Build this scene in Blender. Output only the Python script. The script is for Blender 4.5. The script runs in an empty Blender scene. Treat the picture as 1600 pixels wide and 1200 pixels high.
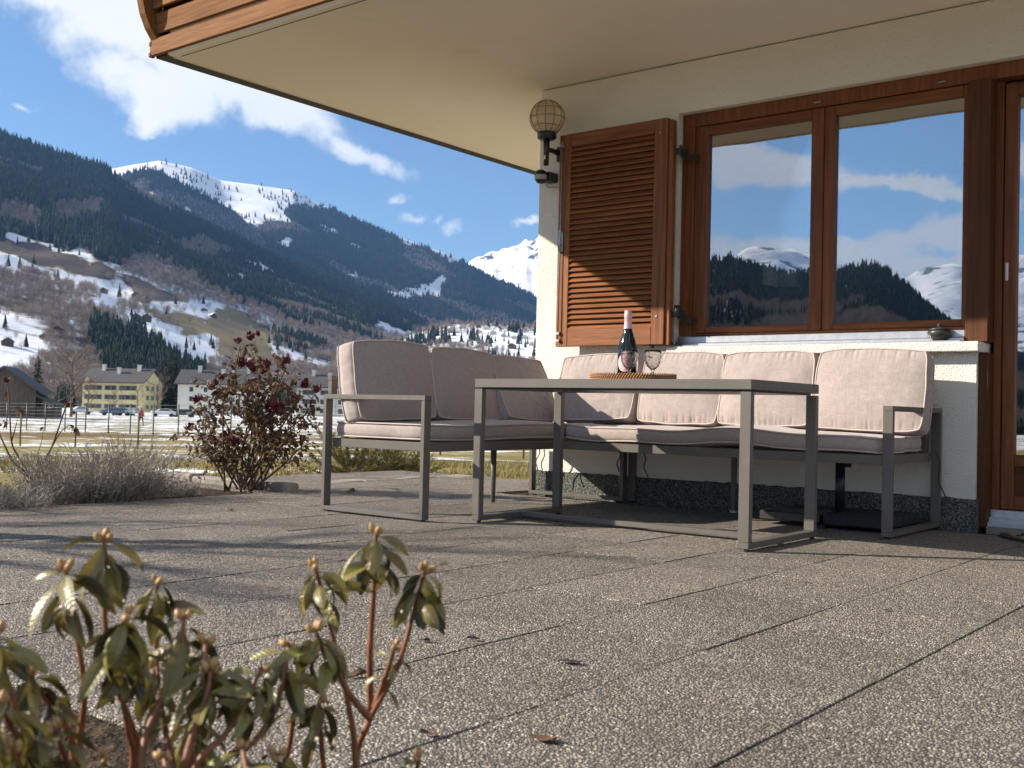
import bpy, bmesh, math, random
import numpy as np
from mathutils import Vector, Matrix, Euler, noise
R = math.radians
random.seed(7); np.random.seed(7)
SC = bpy.context.scene
COL = SC.collection

# ------------------------------------------------------------------ camera
CAM_H = 0.54; FPX = 1691.4
YAW, PITCH, ROLL = R(-38.21), R(1.334), R(1.360)
_fw = Vector((math.sin(YAW)*math.cos(PITCH), math.cos(YAW)*math.cos(PITCH), math.sin(PITCH)))
_rt = Vector((math.cos(YAW), -math.sin(YAW), 0)); _up = _rt.cross(_fw)
_r2 = math.cos(ROLL)*_rt + math.sin(ROLL)*_up
_u2 = -math.sin(ROLL)*_rt + math.cos(ROLL)*_up
cd = bpy.data.cameras.new('camera'); cam = bpy.data.objects.new('camera', cd); COL.objects.link(cam)
cam.matrix_world = Matrix(((_r2.x,_u2.x,-_fw.x,0),(_r2.y,_u2.y,-_fw.y,0),(_r2.z,_u2.z,-_fw.z,CAM_H),(0,0,0,1)))
cd.sensor_width = 36; cd.lens = FPX/1600*36; cd.clip_start = 0.05; cd.clip_end = 60000
cd.dof.use_dof = True; cd.dof.focus_distance = 4.9; cd.dof.aperture_fstop = 9.0
SC.camera = cam

# ------------------------------------------------------------------ sun, sky, exposure
SUN_AZ, SUN_EL = R(55.5), R(26.2)          # azimuth the light travels to, from +Y towards +X
sund = Vector((math.sin(SUN_AZ)*math.cos(SUN_EL), math.cos(SUN_AZ)*math.cos(SUN_EL), -math.sin(SUN_EL)))
sl = bpy.data.lights.new('sun', 'SUN'); sl.energy = 4.35; sl.angle = R(0.53); sl.color = (1.0, 0.905, 0.775)
so = bpy.data.objects.new('sun', sl); COL.objects.link(so); so.rotation_euler = sund.to_track_quat('-Z','Y').to_euler()
so.location = (-8, -6, 12)
SKY_STRENGTH = 0.064
SC.view_settings.view_transform = 'Standard'; SC.view_settings.look = 'None'
SC.view_settings.gamma = 1; SC.view_settings.use_curve_mapping = False
SC.view_settings.exposure = 1.22
SC.render.engine = 'CYCLES'
SC.cycles.max_bounces = 8; SC.cycles.transparent_max_bounces = 12
SC.cycles.use_denoising = True

def ray(px, py):
    a, b = (px-800)/FPX, (py-600)/FPX
    return _r2*a - _u2*b + _fw
def at_y(px, py, y):
    d = ray(px, py); return Vector((0,0,CAM_H)) + d*(y/d.y)
def at_z(px, py, z=0.0):
    d = ray(px, py); return Vector((0,0,CAM_H)) + d*((z-CAM_H)/d.z)
def at_d(px, py, depth):
    return Vector((0,0,CAM_H)) + ray(px, py)*depth
_Rm = np.array([list(_r2), list(-_u2), list(_fw)])
def project(P):
    v = (P - np.array([0,0,CAM_H])) @ _Rm.T
    w = np.maximum(v[:,2], 1e-3)
    return 800+FPX*v[:,0]/w, 600+FPX*v[:,1]/w

# ------------------------------------------------------------------ node helper
def N(t, typ, ins=None, **props):
    n = t.nodes.new(typ)
    for k, v in props.items(): setattr(n, k, v)
    for k, v in (ins or {}).items():
        s = n.inputs[k]
        if isinstance(v, bpy.types.NodeSocket): t.links.new(v, s)
        else: s.default_value = v
    return n
def MATH(t, op, a, b=None, clamp=False):
    ins = {0: a}
    if b is not None: ins[1] = b
    return N(t, 'ShaderNodeMath', ins, operation=op, use_clamp=clamp).outputs[0]
def RAMP(t, fac, stops, interp='LINEAR'):
    n = N(t, 'ShaderNodeValToRGB', {0: fac}); cr = n.color_ramp; cr.interpolation = interp
    while len(cr.elements) < len(stops): cr.elements.new(0.5)
    for e, (p, c) in zip(cr.elements, stops):
        e.position = p; e.color = (*c, 1) if len(c) == 3 else c
    return n.outputs[0]
def MIX(t, fac, a, b, blend='MIX'):
    n = N(t, 'ShaderNodeMix', None, data_type='RGBA', blend_type=blend)
    for i, v in ((0, fac), (6, a), (7, b)):
        if isinstance(v, bpy.types.NodeSocket): t.links.new(v, n.inputs[i])
        else: n.inputs[i].default_value = (*v, 1) if isinstance(v, tuple) and len(v) == 3 else v
    return n.outputs[2]
def SSTEP(t, v, a, b):
    return N(t, 'ShaderNodeMapRange', {0: v, 1: a, 2: b, 3: 0.0, 4: 1.0}, interpolation_type='SMOOTHSTEP').outputs[0]

# ------------------------------------------------------------------ world: sky with clouds
W = bpy.data.worlds.new('World'); SC.world = W; W.use_nodes = True
wt = W.node_tree; wt.nodes.clear()
sky = N(wt, 'ShaderNodeTexSky', sky_type='NISHITA'); sky.sun_disc = False
sky.sun_elevation = SUN_EL; sky.sun_rotation = math.atan2(-sund.x, -sund.y); sky.altitude = 700
sky.air_density = 1.0; sky.dust_density = 0.0; sky.ozone_density = 4.0
geo = N(wt, 'ShaderNodeNewGeometry')
dirv = N(wt, 'ShaderNodeVectorMath', {0: geo.outputs['Incoming'], 1: (-1,-1,-1)}, operation='MULTIPLY').outputs[0]
_w = N(wt, 'ShaderNodeTexNoise', {'Vector': dirv, 'Scale': 9.0, 'Detail': 7.0, 'Roughness': 0.62}).outputs[1]
_w = N(wt, 'ShaderNodeVectorMath', {0: _w, 1: (0.5,0.5,0.5)}, operation='SUBTRACT').outputs[0]
_w = N(wt, 'ShaderNodeVectorMath', {0: _w, 1: (0.10,0.10,0.075)}, operation='MULTIPLY').outputs[0]
warped = N(wt, 'ShaderNodeVectorMath', {0: dirv, 1: _w}, operation='ADD').outputs[0]
def blob(px, py, w, h, tilt, flip=False):
    """soft ellipse of directions: centre, half sizes in photograph pixels, tilt in degrees (down to the right)"""
    c = ray(px, py).normalized(); e = ray(px+10*math.cos(R(tilt)), py+10*math.sin(R(tilt))).normalized()
    if flip:
        c.y *= -1; e.y *= -1
    u = (e-c); u = (u - c*u.dot(c)).normalized(); v = c.cross(u)
    m = Matrix((u, v, c)).transposed()
    mp = N(wt, 'ShaderNodeMapping', {0: warped}, vector_type='TEXTURE')
    mp.inputs['Location'].default_value = c; mp.inputs['Rotation'].default_value = m.to_euler()
    mp.inputs['Scale'].default_value = (w/FPX, h/FPX, 0.6)
    return N(wt, 'ShaderNodeTexGradient', {0: mp.outputs[0]}, gradient_type='SPHERICAL').outputs[0]
BLOBS = [(300,60,330,130,20),(150,-10,200,75,12),(400,145,230,66,22),(250,140,150,75,10),(565,228,110,30,25),(490,185,130,46,22),
         (640,20,260,90,15),
         (22,165,30,11,10),(622,308,14,26,75),(655,345,45,22,-20),(722,352,45,20,-10),(690,345,26,14,0),(810,350,60,10,-6)]
RBL = [(1190,268,200,40,4),(1400,288,190,20,5),(1190,385,190,30,3),(1450,368,170,46,-8),(1330,390,200,30,0),(1560,320,60,22,0),
       (1420,415,190,26,8),(1600,410,120,20,0),(1700,260,160,40,5),(1000,230,170,50,5)]
acc = None
for k, b in enumerate(BLOBS + [(*r, True) for r in RBL]):
    s = blob(*b)
    if k in (4,5): s = MATH(wt, 'MULTIPLY', s, 0.72)
    if 7 <= k <= 12: s = MATH(wt, 'MULTIPLY', s, 0.50)
    acc = s if acc is None else MATH(wt, 'MAXIMUM', acc, s)
n1 = N(wt, 'ShaderNodeTexNoise', {'Vector': dirv, 'Scale': 11.0, 'Detail': 9.0, 'Roughness': 0.58, 'Distortion': 0.3}).outputs[0]
n2 = N(wt, 'ShaderNodeTexNoise', {'Vector': dirv, 'Scale': 3.2, 'Detail': 4.0, 'Roughness': 0.5}).outputs[0]
dens = MATH(wt, 'ADD', MATH(wt, 'MULTIPLY', acc, 1.3), MATH(wt, 'MULTIPLY', MATH(wt, 'SUBTRACT', n1, 0.5), 2.0))
cmask = SSTEP(wt, dens, 0.18, 0.78)
inblob = SSTEP(wt, acc, 0.02, 0.12)
cmask = MATH(wt, 'MULTIPLY', cmask, inblob)
clear = MATH(wt, 'MAXIMUM', blob(600,200,1900,1500,0), blob(1350,300,1200,800,0,True))
wide = N(wt, 'ShaderNodeTexNoise', {'Vector': warped, 'Scale': 2.6, 'Detail': 8.0, 'Roughness': 0.55}).outputs[0]  # cloud cover beyond the view, added to lift the shade with neutral fill
wide = MATH(wt, 'MULTIPLY', SSTEP(wt, wide, 0.46, 0.58), MATH(wt, 'SUBTRACT', 1.0, SSTEP(wt, clear, 0.05, 0.30)))
wide = MATH(wt, 'MULTIPLY', wide, SSTEP(wt, N(wt, 'ShaderNodeSeparateXYZ', {0: dirv}).outputs[2], 0.02, 0.12))
cmask = MATH(wt, 'MAXIMUM', cmask, wide)
cmask = MATH(wt, 'MULTIPLY', cmask, 0.93)
shade = RAMP(wt, n2, [(0.3,(0.78,0.83,0.92)),(0.62,(1.0,0.99,0.97))])
bgs = N(wt, 'ShaderNodeBackground', {0: sky.outputs[0], 1: SKY_STRENGTH})
bgc = N(wt, 'ShaderNodeBackground', {0: shade, 1: 0.50})
mx = N(wt, 'ShaderNodeMixShader', {0: cmask, 1: bgs.outputs[0], 2: bgc.outputs[0]})
wo = N(wt, 'ShaderNodeOutputWorld', {0: mx.outputs[0]})

# ------------------------------------------------------------------ materials
def newmat(name):
    m = bpy.data.materials.new(name); m.use_nodes = True; t = m.node_tree; t.nodes.clear()
    b = N(t, 'ShaderNodeBsdfPrincipled'); o = N(t, 'ShaderNodeOutputMaterial', {0: b.outputs[0]})
    return m, t, b
def setb(t, b, **kw):
    for k, v in kw.items():
        s = b.inputs[k.replace('_', ' ')]
        if isinstance(v, bpy.types.NodeSocket): t.links.new(v, s)
        else: s.default_value = (*v, 1) if isinstance(v, tuple) and len(v) == 3 and s.type == 'RGBA' else v
def bump(t, b, h, strength, dist, prev=None):
    ins = {'Strength': strength, 'Distance': dist, 'Height': h}
    if prev is not None: ins['Normal'] = prev
    n = N(t, 'ShaderNodeBump', ins); t.links.new(n.outputs[0], b.inputs['Normal']); return n.outputs[0]
def coordv(t, coord, stretch=(1,1,1), rnd=0.0):
    if coord == 'world': v = N(t, 'ShaderNodeNewGeometry').outputs['Position']
    else: v = N(t, 'ShaderNodeTexCoord').outputs['Object']
    if rnd:
        r = N(t, 'ShaderNodeObjectInfo').outputs['Random']
        c = N(t, 'ShaderNodeCombineXYZ', {0: MATH(t,'MULTIPLY',r,rnd), 1: MATH(t,'MULTIPLY',r,rnd*1.7), 2: MATH(t,'MULTIPLY',r,rnd*.6)}).outputs[0]
        v = N(t, 'ShaderNodeVectorMath', {0: v, 1: c}, operation='ADD').outputs[0]
    if stretch != (1,1,1):
        v = N(t, 'ShaderNodeVectorMath', {0: v, 1: stretch}, operation='MULTIPLY').outputs[0]
    return v
def noisemat(name, stops, scale, detail=4, rough=0.6, bumps=(), coord='obj', stretch=(1,1,1), rnd=0.0, spec=0.5, metal=0.0, var=0.0, sheen=0.0, nrough=0.55, dirt=None):
    m, t, b = newmat(name)
    v = coordv(t, coord, stretch, rnd)
    n = N(t, 'ShaderNodeTexNoise', {'Vector': v, 'Scale': scale, 'Detail': float(detail), 'Roughness': nrough}).outputs[0]
    c = RAMP(t, n, stops)
    if dirt:
        d = N(t, 'ShaderNodeTexNoise', {'Vector': coordv(t, 'world'), 'Scale': dirt[0], 'Detail': 6.0}).outputs[0]
        c = MIX(t, MATH(t,'MULTIPLY',SSTEP(t, d, dirt[1], dirt[2]), dirt[3]), c, dirt[4])
    if var:
        r = N(t, 'ShaderNodeObjectInfo').outputs['Random']
        hs = N(t, 'ShaderNodeHueSaturation', {'Color': c, 'Value': MATH(t,'ADD',1-var/2, MATH(t,'MULTIPLY',r,var))}); c = hs.outputs[0]
    setb(t, b, Base_Color=c, Roughness=rough, Specular_IOR_Level=spec, Metallic=metal)
    if sheen: setb(t, b, Sheen_Weight=sheen)
    prev = None
    for (bs, bst, bd) in bumps:
        h = N(t, 'ShaderNodeTexNoise', {'Vector': coordv(t, coord, stretch, rnd), 'Scale': bs, 'Detail': 3.0, 'Roughness': 0.6}).outputs[0]
        prev = bump(t, b, h, bst, bd, prev)
    return m
def wood(name, c1, c2, axis, rough=0.5, spec=0.4, scale=1.0, var=0.18, dirt=None):
    st = [9.0*scale]*3; st[axis] = 0.55*scale
    return noisemat(name, [(0.30,c1),(0.5,tuple((a+b)/2 for a,b in zip(c1,c2))),(0.68,c2)], 5.0, 6, rough, [(16,0.30,0.004)], stretch=tuple(st), rnd=7.0, spec=spec, var=var, nrough=0.62, dirt=dirt)

MAT = {}
MAT['stucco'] = noisemat('stucco', [(0.3,(0.74,0.70,0.62)),(0.7,(0.84,0.81,0.74))], 1.2, 5, 0.9, [(100,1.0,0.010),(240,0.6,0.004)], coord='world', spec=0.2, dirt=(2.3,0.56,0.8,0.25,(0.5,0.46,0.4)))
MAT['smooth_plaster'] = noisemat('smooth_plaster', [(0.3,(0.64,0.58,0.50)),(0.7,(0.70,0.64,0.56))], 2.0, 4, 0.9, [(140,0.25,0.003)], coord='world', spec=0.2)
MAT['plinth'] = noisemat('plinth', [(0.36,(0.028,0.033,0.030)),(0.5,(0.080,0.087,0.077)),(0.64,(0.24,0.24,0.21))], 150, 2, 0.85, [(150,0.9,0.006)], coord='world', spec=0.2)
MAT['soffit'] = noisemat('soffit', [(0.3,(0.76,0.695,0.605)),(0.7,(0.81,0.745,0.655))], 1.5, 5, 0.85, [(60,0.1,0.002)], coord='world', spec=0.2, dirt=(3.0,0.60,0.75,0.12,(0.3,0.25,0.2)))
for ax, k in enumerate('xyz'):
    MAT['balcony_wood_'+k] = wood('balcony_wood_'+k, (0.135,0.055,0.019), (0.26,0.122,0.048), ax, 0.7, spec=0.08)
    MAT['shutter_wood_'+k] = wood('shutter_wood_'+k, (0.125,0.043,0.015), (0.285,0.108,0.038), ax, 0.55, spec=0.25)
    MAT['frame_wood_'+k] = wood('frame_wood_'+k, (0.115,0.036,0.011), (0.225,0.078,0.025), ax, 0.45, spec=0.25)
    MAT['dark_wood_'+k] = wood('dark_wood_'+k, (0.062,0.026,0.012), (0.115,0.046,0.020), ax, 0.55, spec=0.15)
    MAT['barn_wood_'+k] = wood('barn_wood_'+k, (0.06,0.045,0.035), (0.16,0.125,0.10), ax, 0.8, scale=0.3)
MAT['black_strip'] = noisemat('black_strip', [(0.3,(0.012,0.010,0.009)),(0.7,(0.03,0.024,0.02))], 12, 4, 0.7)
MAT['aluminium'] = noisemat('aluminium', [(0.3,(0.55,0.56,0.58)),(0.7,(0.66,0.67,0.69))], 30, 3, 0.35, spec=0.5, metal=0.85)
MAT['steel'] = noisemat('steel', [(0.3,(0.28,0.27,0.26)),(0.7,(0.42,0.41,0.40))], 60, 3, 0.42, metal=0.8)
MAT['iron'] = noisemat('iron', [(0.3,(0.02,0.018,0.016)),(0.7,(0.06,0.05,0.042))], 50, 3, 0.55, spec=0.4)
MAT['black_plastic'] = noisemat('black_plastic', [(0.3,(0.010,0.010,0.011)),(0.7,(0.018,0.018,0.019))], 40, 2, 0.35)
MAT['white_plastic'] = noisemat('white_plastic', [(0.3,(0.6,0.6,0.58)),(0.7,(0.68,0.68,0.66))], 40, 2, 0.3)
MAT['taupe_metal'] = noisemat('taupe_metal', [(0.3,(0.112,0.099,0.085)),(0.7,(0.130,0.116,0.100))], 8, 3, 0.42, [(420,0.08,0.001)], spec=0.45, dirt=(9,0.6,0.8,0.18,(0.26,0.24,0.21)))
MAT['rubber'] = noisemat('rubber', [(0.3,(0.012,0.012,0.012)),(0.7,(0.03,0.03,0.03))], 60, 2, 0.8)
MAT['pot'] = noisemat('pot', [(0.3,(0.020,0.019,0.018)),(0.7,(0.05,0.048,0.044))], 60, 3, 0.38, spec=0.5)
MAT['bark'] = noisemat('bark', [(0.3,(0.05,0.038,0.03)),(0.7,(0.15,0.115,0.09))], 6, 5, 0.9, stretch=(4,4,0.8), rnd=5.0, bumps=[(9,0.6,0.02)])
MAT['twig'] = noisemat('twig', [(0.3,(0.085,0.060,0.045)),(0.7,(0.20,0.145,0.11))], 20, 3, 0.85, rnd=5.0)
MAT['rose_cane'] = noisemat('rose_cane', [(0.3,(0.055,0.035,0.025)),(0.7,(0.14,0.085,0.055))], 30, 3, 0.7, rnd=5.0)
MAT['rhodo_stem'] = noisemat('rhodo_stem', [(0.3,(0.15,0.055,0.024)),(0.7,(0.32,0.13,0.055))], 60, 4, 0.55, rnd=5.0, stretch=(2,2,.7), bumps=[(120,0.3,0.002)])
MAT['bud'] = noisemat('bud', [(0.3,(0.34,0.17,0.055)),(0.7,(0.56,0.34,0.13))], 140, 3, 0.45, rnd=3.0)
MAT['rose_red'] = noisemat('rose_red', [(0.3,(0.05,0.006,0.010)),(0.7,(0.16,0.014,0.022))], 60, 3, 0.65, rnd=3.0)
MAT['lavender'] = noisemat('lavender', [(0.3,(0.17,0.14,0.115)),(0.7,(0.46,0.41,0.36))], 12, 3, 0.9, rnd=3.0)
MAT['lavender_green'] = noisemat('lavender_green', [(0.3,(0.05,0.06,0.035)),(0.7,(0.16,0.17,0.12))], 12, 3, 0.9, rnd=3.0)
MAT['pine'] = noisemat('pine', [(0.3,(0.07,0.075,0.02)),(0.7,(0.22,0.20,0.06))], 9, 3, 0.8, rnd=3.0)
MAT['soil'] = noisemat('soil', [(0.35,(0.025,0.018,0.012)),(0.65,(0.09,0.065,0.045))], 30, 6, 0.95, [(40,1.0,0.03)], coord='world', spec=0.1)
MAT['stone'] = noisemat('stone', [(0.3,(0.20,0.175,0.145)),(0.7,(0.34,0.305,0.26))], 14, 6, 0.9, [(50,0.5,0.01)], coord='world', rnd=3, spec=0.2)
MAT['grass_blade'] = noisemat('grass_blade', [(0.35,(0.095,0.10,0.025)),(0.5,(0.20,0.16,0.055)),(0.65,(0.33,0.25,0.11))], 3.0, 4, 0.8, coord='world', spec=0.2)
MAT['dead_leaf'] = noisemat('dead_leaf', [(0.3,(0.075,0.038,0.02)),(0.7,(0.22,0.12,0.06))], 40, 3, 0.8, rnd=9, var=0.5)
MAT['black_leaf'] = noisemat('black_leaf', [(0.3,(0.015,0.013,0.011)),(0.7,(0.05,0.045,0.04))], 40, 3, 0.6, rnd=9)
MAT['bottle_foil'] = noisemat('bottle_foil', [(0.3,(0.62,0.36,0.36)),(0.7,(0.72,0.46,0.45))], 60, 3, 0.42, metal=0.35, bumps=[(70,0.35,0.004)])
MAT['bottle_label'] = noisemat('bottle_label', [(0.3,(0.70,0.40,0.42)),(0.7,(0.74,0.45,0.46))], 60, 3, 0.6)
MAT['label_ink'] = noisemat('label_ink', [(0.3,(0.28,0.05,0.07)),(0.7,(0.30,0.06,0.08))], 60, 3, 0.6)
MAT['bottle_glass'] = noisemat('bottle_glass', [(0.3,(0.005,0.008,0.005)),(0.7,(0.008,0.011,0.007))], 20, 2, 0.06, spec=0.6)
MAT['rattan'] = noisemat('rattan', [(0.3,(0.24,0.105,0.035)),(0.7,(0.46,0.235,0.09))], 160, 3, 0.5, rnd=3)
MAT['room_wall'] = noisemat('room_wall', [(0.3,(0.10,0.09,0.08)),(0.7,(0.12,0.105,0.09))], 2, 3, 0.9)
MAT['room_dark'] = noisemat('room_dark', [(0.3,(0.02,0.025,0.04)),(0.7,(0.03,0.035,0.055))], 2, 3, 0.6)
MAT['curtain'] = noisemat('curtain', [(0.3,(0.30,0.28,0.26)),(0.7,(0.42,0.40,0.37))], 20, 3, 0.9)
MAT['snow'] = noisemat('snow', [(0.3,(0.80,0.82,0.86)),(0.7,(0.88,0.89,0.90))], 0.5, 4, 0.6, coord='world')
MAT['roof_tile'] = noisemat('roof_tile', [(0.3,(0.045,0.043,0.045)),(0.7,(0.085,0.08,0.08))], 3.0, 4, 0.75, rnd=3)
MAT['yellow_render'] = noisemat('yellow_render', [(0.3,(0.56,0.49,0.26)),(0.7,(0.64,0.56,0.32))], 0.3, 4, 0.9)
MAT['white_render'] = noisemat('white_render', [(0.3,(0.60,0.57,0.50)),(0.7,(0.68,0.65,0.58))], 0.3, 4, 0.9)
MAT['chalet_wood'] = noisemat('chalet_wood', [(0.3,(0.05,0.032,0.022)),(0.7,(0.13,0.08,0.05))], 2, 4, 0.85, stretch=(1,1,6))
MAT['house_glass'] = noisemat('house_glass', [(0.3,(0.02,0.025,0.03)),(0.7,(0.05,0.06,0.07))], 1, 2, 0.1)
MAT['shutter_green'] = noisemat('shutter_green', [(0.3,(0.06,0.075,0.06)),(0.7,(0.09,0.11,0.09))], 1, 2, 0.6)
MAT['fence_green'] = noisemat('fence_green', [(0.3,(0.012,0.035,0.025)),(0.7,(0.02,0.05,0.035))], 5, 2, 0.5)
MAT['post_wood'] = noisemat('post_wood', [(0.3,(0.10,0.075,0.055)),(0.7,(0.22,0.17,0.13))], 5, 4, 0.9, stretch=(3,3,.6))
MAT['skin'] = noisemat('skin', [(0.3,(0.50,0.30,0.22)),(0.7,(0.56,0.35,0.26))], 5, 2, 0.6)
MAT['red_jacket'] = noisemat('red_jacket', [(0.3,(0.42,0.05,0.04)),(0.7,(0.55,0.09,0.07))], 9, 2, 0.8)
MAT['dark_cloth'] = noisemat('dark_cloth', [(0.3,(0.02,0.02,0.03)),(0.7,(0.05,0.05,0.06))], 9, 2, 0.9)
MAT['coir'] = noisemat('coir', [(0.35,(0.16,0.10,0.05)),(0.65,(0.42,0.29,0.16))], 120, 4, 0.95, [(160,1.0,0.006)])
for nm, c in dict(car_white=(0.7,0.7,0.7), car_dark=(0.03,0.035,0.045), car_grey=(0.25,0.26,0.27), car_blue=(0.05,0.09,0.18)).items():
    MAT[nm] = noisemat(nm, [(0.3,c),(0.7,tuple(x*1.1 for x in c))], 2, 2, 0.25, spec=0.6)

def fabric():
    m, t, b = newmat('cushion_fabric')
    v = coordv(t, 'obj', rnd=4.0)
    n = N(t, 'ShaderNodeTexNoise', {'Vector': v, 'Scale': 320.0, 'Detail': 2.0}).outputs[0]
    n2_ = N(t, 'ShaderNodeTexNoise', {'Vector': v, 'Scale': 5.0, 'Detail': 5.0}).outputs[0]
    vx = N(t, 'ShaderNodeVectorMath', {0: v, 1: (60,700,700)}, operation='MULTIPLY').outputs[0]
    vz = N(t, 'ShaderNodeVectorMath', {0: v, 1: (700,60,60)}, operation='MULTIPLY').outputs[0]
    a = N(t, 'ShaderNodeTexNoise', {'Vector': vx, 'Scale': 0.5, 'Detail': 1.0}).outputs[0]
    c_ = N(t, 'ShaderNodeTexNoise', {'Vector': vz, 'Scale': 0.5, 'Detail': 1.0}).outputs[0]
    w = MATH(t, 'ADD', MATH(t, 'MULTIPLY', a, 0.5), MATH(t, 'MULTIPLY', c_, 0.5))
    f = MATH(t, 'ADD', MATH(t, 'MULTIPLY', w, 0.85), MATH(t, 'ADD', MATH(t,'MULTIPLY',n,0.12), MATH(t,'MULTIPLY',n2_,0.06)))
    col = RAMP(t, f, [(0.36,(0.318,0.265,0.243)),(0.52,(0.370,0.312,0.287)),(0.66,(0.425,0.362,0.334))])
    setb(t, b, Base_Color=col, Roughness=0.95, Specular_IOR_Level=0.15, Sheen_Weight=0.25, Sheen_Roughness=0.5)
    p = bump(t, b, w, 0.35, 0.0015)
    bump(t, b, n2_, 0.12, 0.02, p)
    return m
MAT['fabric'] = fabric()
MAT['piping'] = noisemat('piping', [(0.3,(0.46,0.385,0.35)),(0.7,(0.58,0.50,0.46))], 300, 2, 0.95, spec=0.15)

def aggregate():
    m, t, b = newmat('exposed_aggregate')
    v = coordv(t, 'world')
    wob = N(t, 'ShaderNodeTexNoise', {'Vector': v, 'Scale': 60.0, 'Detail': 2.0})
    vv = N(t, 'ShaderNodeVectorMath', {0: v, 1: N(t,'ShaderNodeVectorMath',{0: wob.outputs[1], 1:(0.006,0.006,0.006)}, operation='MULTIPLY').outputs[0]}, operation='ADD').outputs[0]
    vo = N(t, 'ShaderNodeTexVoronoi', {'Vector': vv, 'Scale': 150.0}, feature='F1')
    ve = N(t, 'ShaderNodeTexVoronoi', {'Vector': vv, 'Scale': 150.0}, feature='DISTANCE_TO_EDGE')
    rc = N(t, 'ShaderNodeSeparateColor', {0: vo.outputs['Color']}).outputs[0]
    col = RAMP(t, rc, [(0.0,(0.15,0.132,0.115)),(0.2,(0.29,0.252,0.208)),(0.5,(0.47,0.405,0.322)),(0.75,(0.575,0.495,0.39)),(0.95,(0.65,0.575,0.46)),(1.0,(0.72,0.665,0.56))])
    edge = SSTEP(t, ve.outputs['Distance'], 0.02, 0.22)
    stain = N(t, 'ShaderNodeTexNoise', {'Vector': v, 'Scale': 1.7, 'Detail': 6.0, 'Roughness': 0.6}).outputs[0]
    stain2 = N(t, 'ShaderNodeTexNoise', {'Vector': v, 'Scale': 7.0, 'Detail': 5.0}).outputs[0]
    cc = MIX(t, edge, (0.125,0.108,0.090), col)
    st = MATH(t, 'ADD', MATH(t,'MULTIPLY',stain,0.7), MATH(t,'MULTIPLY',stain2,0.3))
    cc = MIX(t, MATH(t,'MULTIPLY',SSTEP(t, st, 0.49, 0.66), 0.40), cc, (0.16,0.135,0.112))
    lich = SSTEP(t, N(t, 'ShaderNodeTexNoise', {'Vector': v, 'Scale': 11.0, 'Detail': 4.0}).outputs[0], 0.66, 0.74)
    cc = MIX(t, MATH(t,'MULTIPLY',lich,0.25), cc, (0.34,0.25,0.10))
    ob = N(t, 'ShaderNodeSeparateXYZ', {0: N(t, 'ShaderNodeTexCoord').outputs['Object']})
    ed = MATH(t, 'MAXIMUM', MATH(t,'ABSOLUTE',ob.outputs[0]), MATH(t,'ABSOLUTE',ob.outputs[1]))
    en = N(t, 'ShaderNodeTexNoise', {'Vector': v, 'Scale': 26.0, 'Detail': 5.0}).outputs[0]
    em = SSTEP(t, MATH(t,'ADD', ed, MATH(t,'MULTIPLY',MATH(t,'SUBTRACT',en,0.5),0.024)), 0.1965, 0.2045)
    cc = MIX(t, MATH(t,'MULTIPLY',em,0.55), cc, (0.062,0.055,0.042))
    rnd = N(t, 'ShaderNodeObjectInfo').outputs['Random']
    cc = N(t, 'ShaderNodeHueSaturation', {'Color': cc, 'Value': MATH(t,'ADD',0.86,MATH(t,'MULTIPLY',rnd,0.26)), 'Saturation': 0.95}).outputs[0]
    setb(t, b, Base_Color=cc, Roughness=0.72, Specular_IOR_Level=0.35)
    h = MATH(t, 'SUBTRACT', MATH(t,'POWER', edge, 0.6), MATH(t,'MULTIPLY', vo.outputs['Distance'], 0.6))
    h = MATH(t, 'ADD', h, MATH(t,'MULTIPLY', rc, 0.35))
    bump(t, b, h, 1.0, 0.0055)
    return m
MAT['aggregate'] = aggregate()

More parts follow.
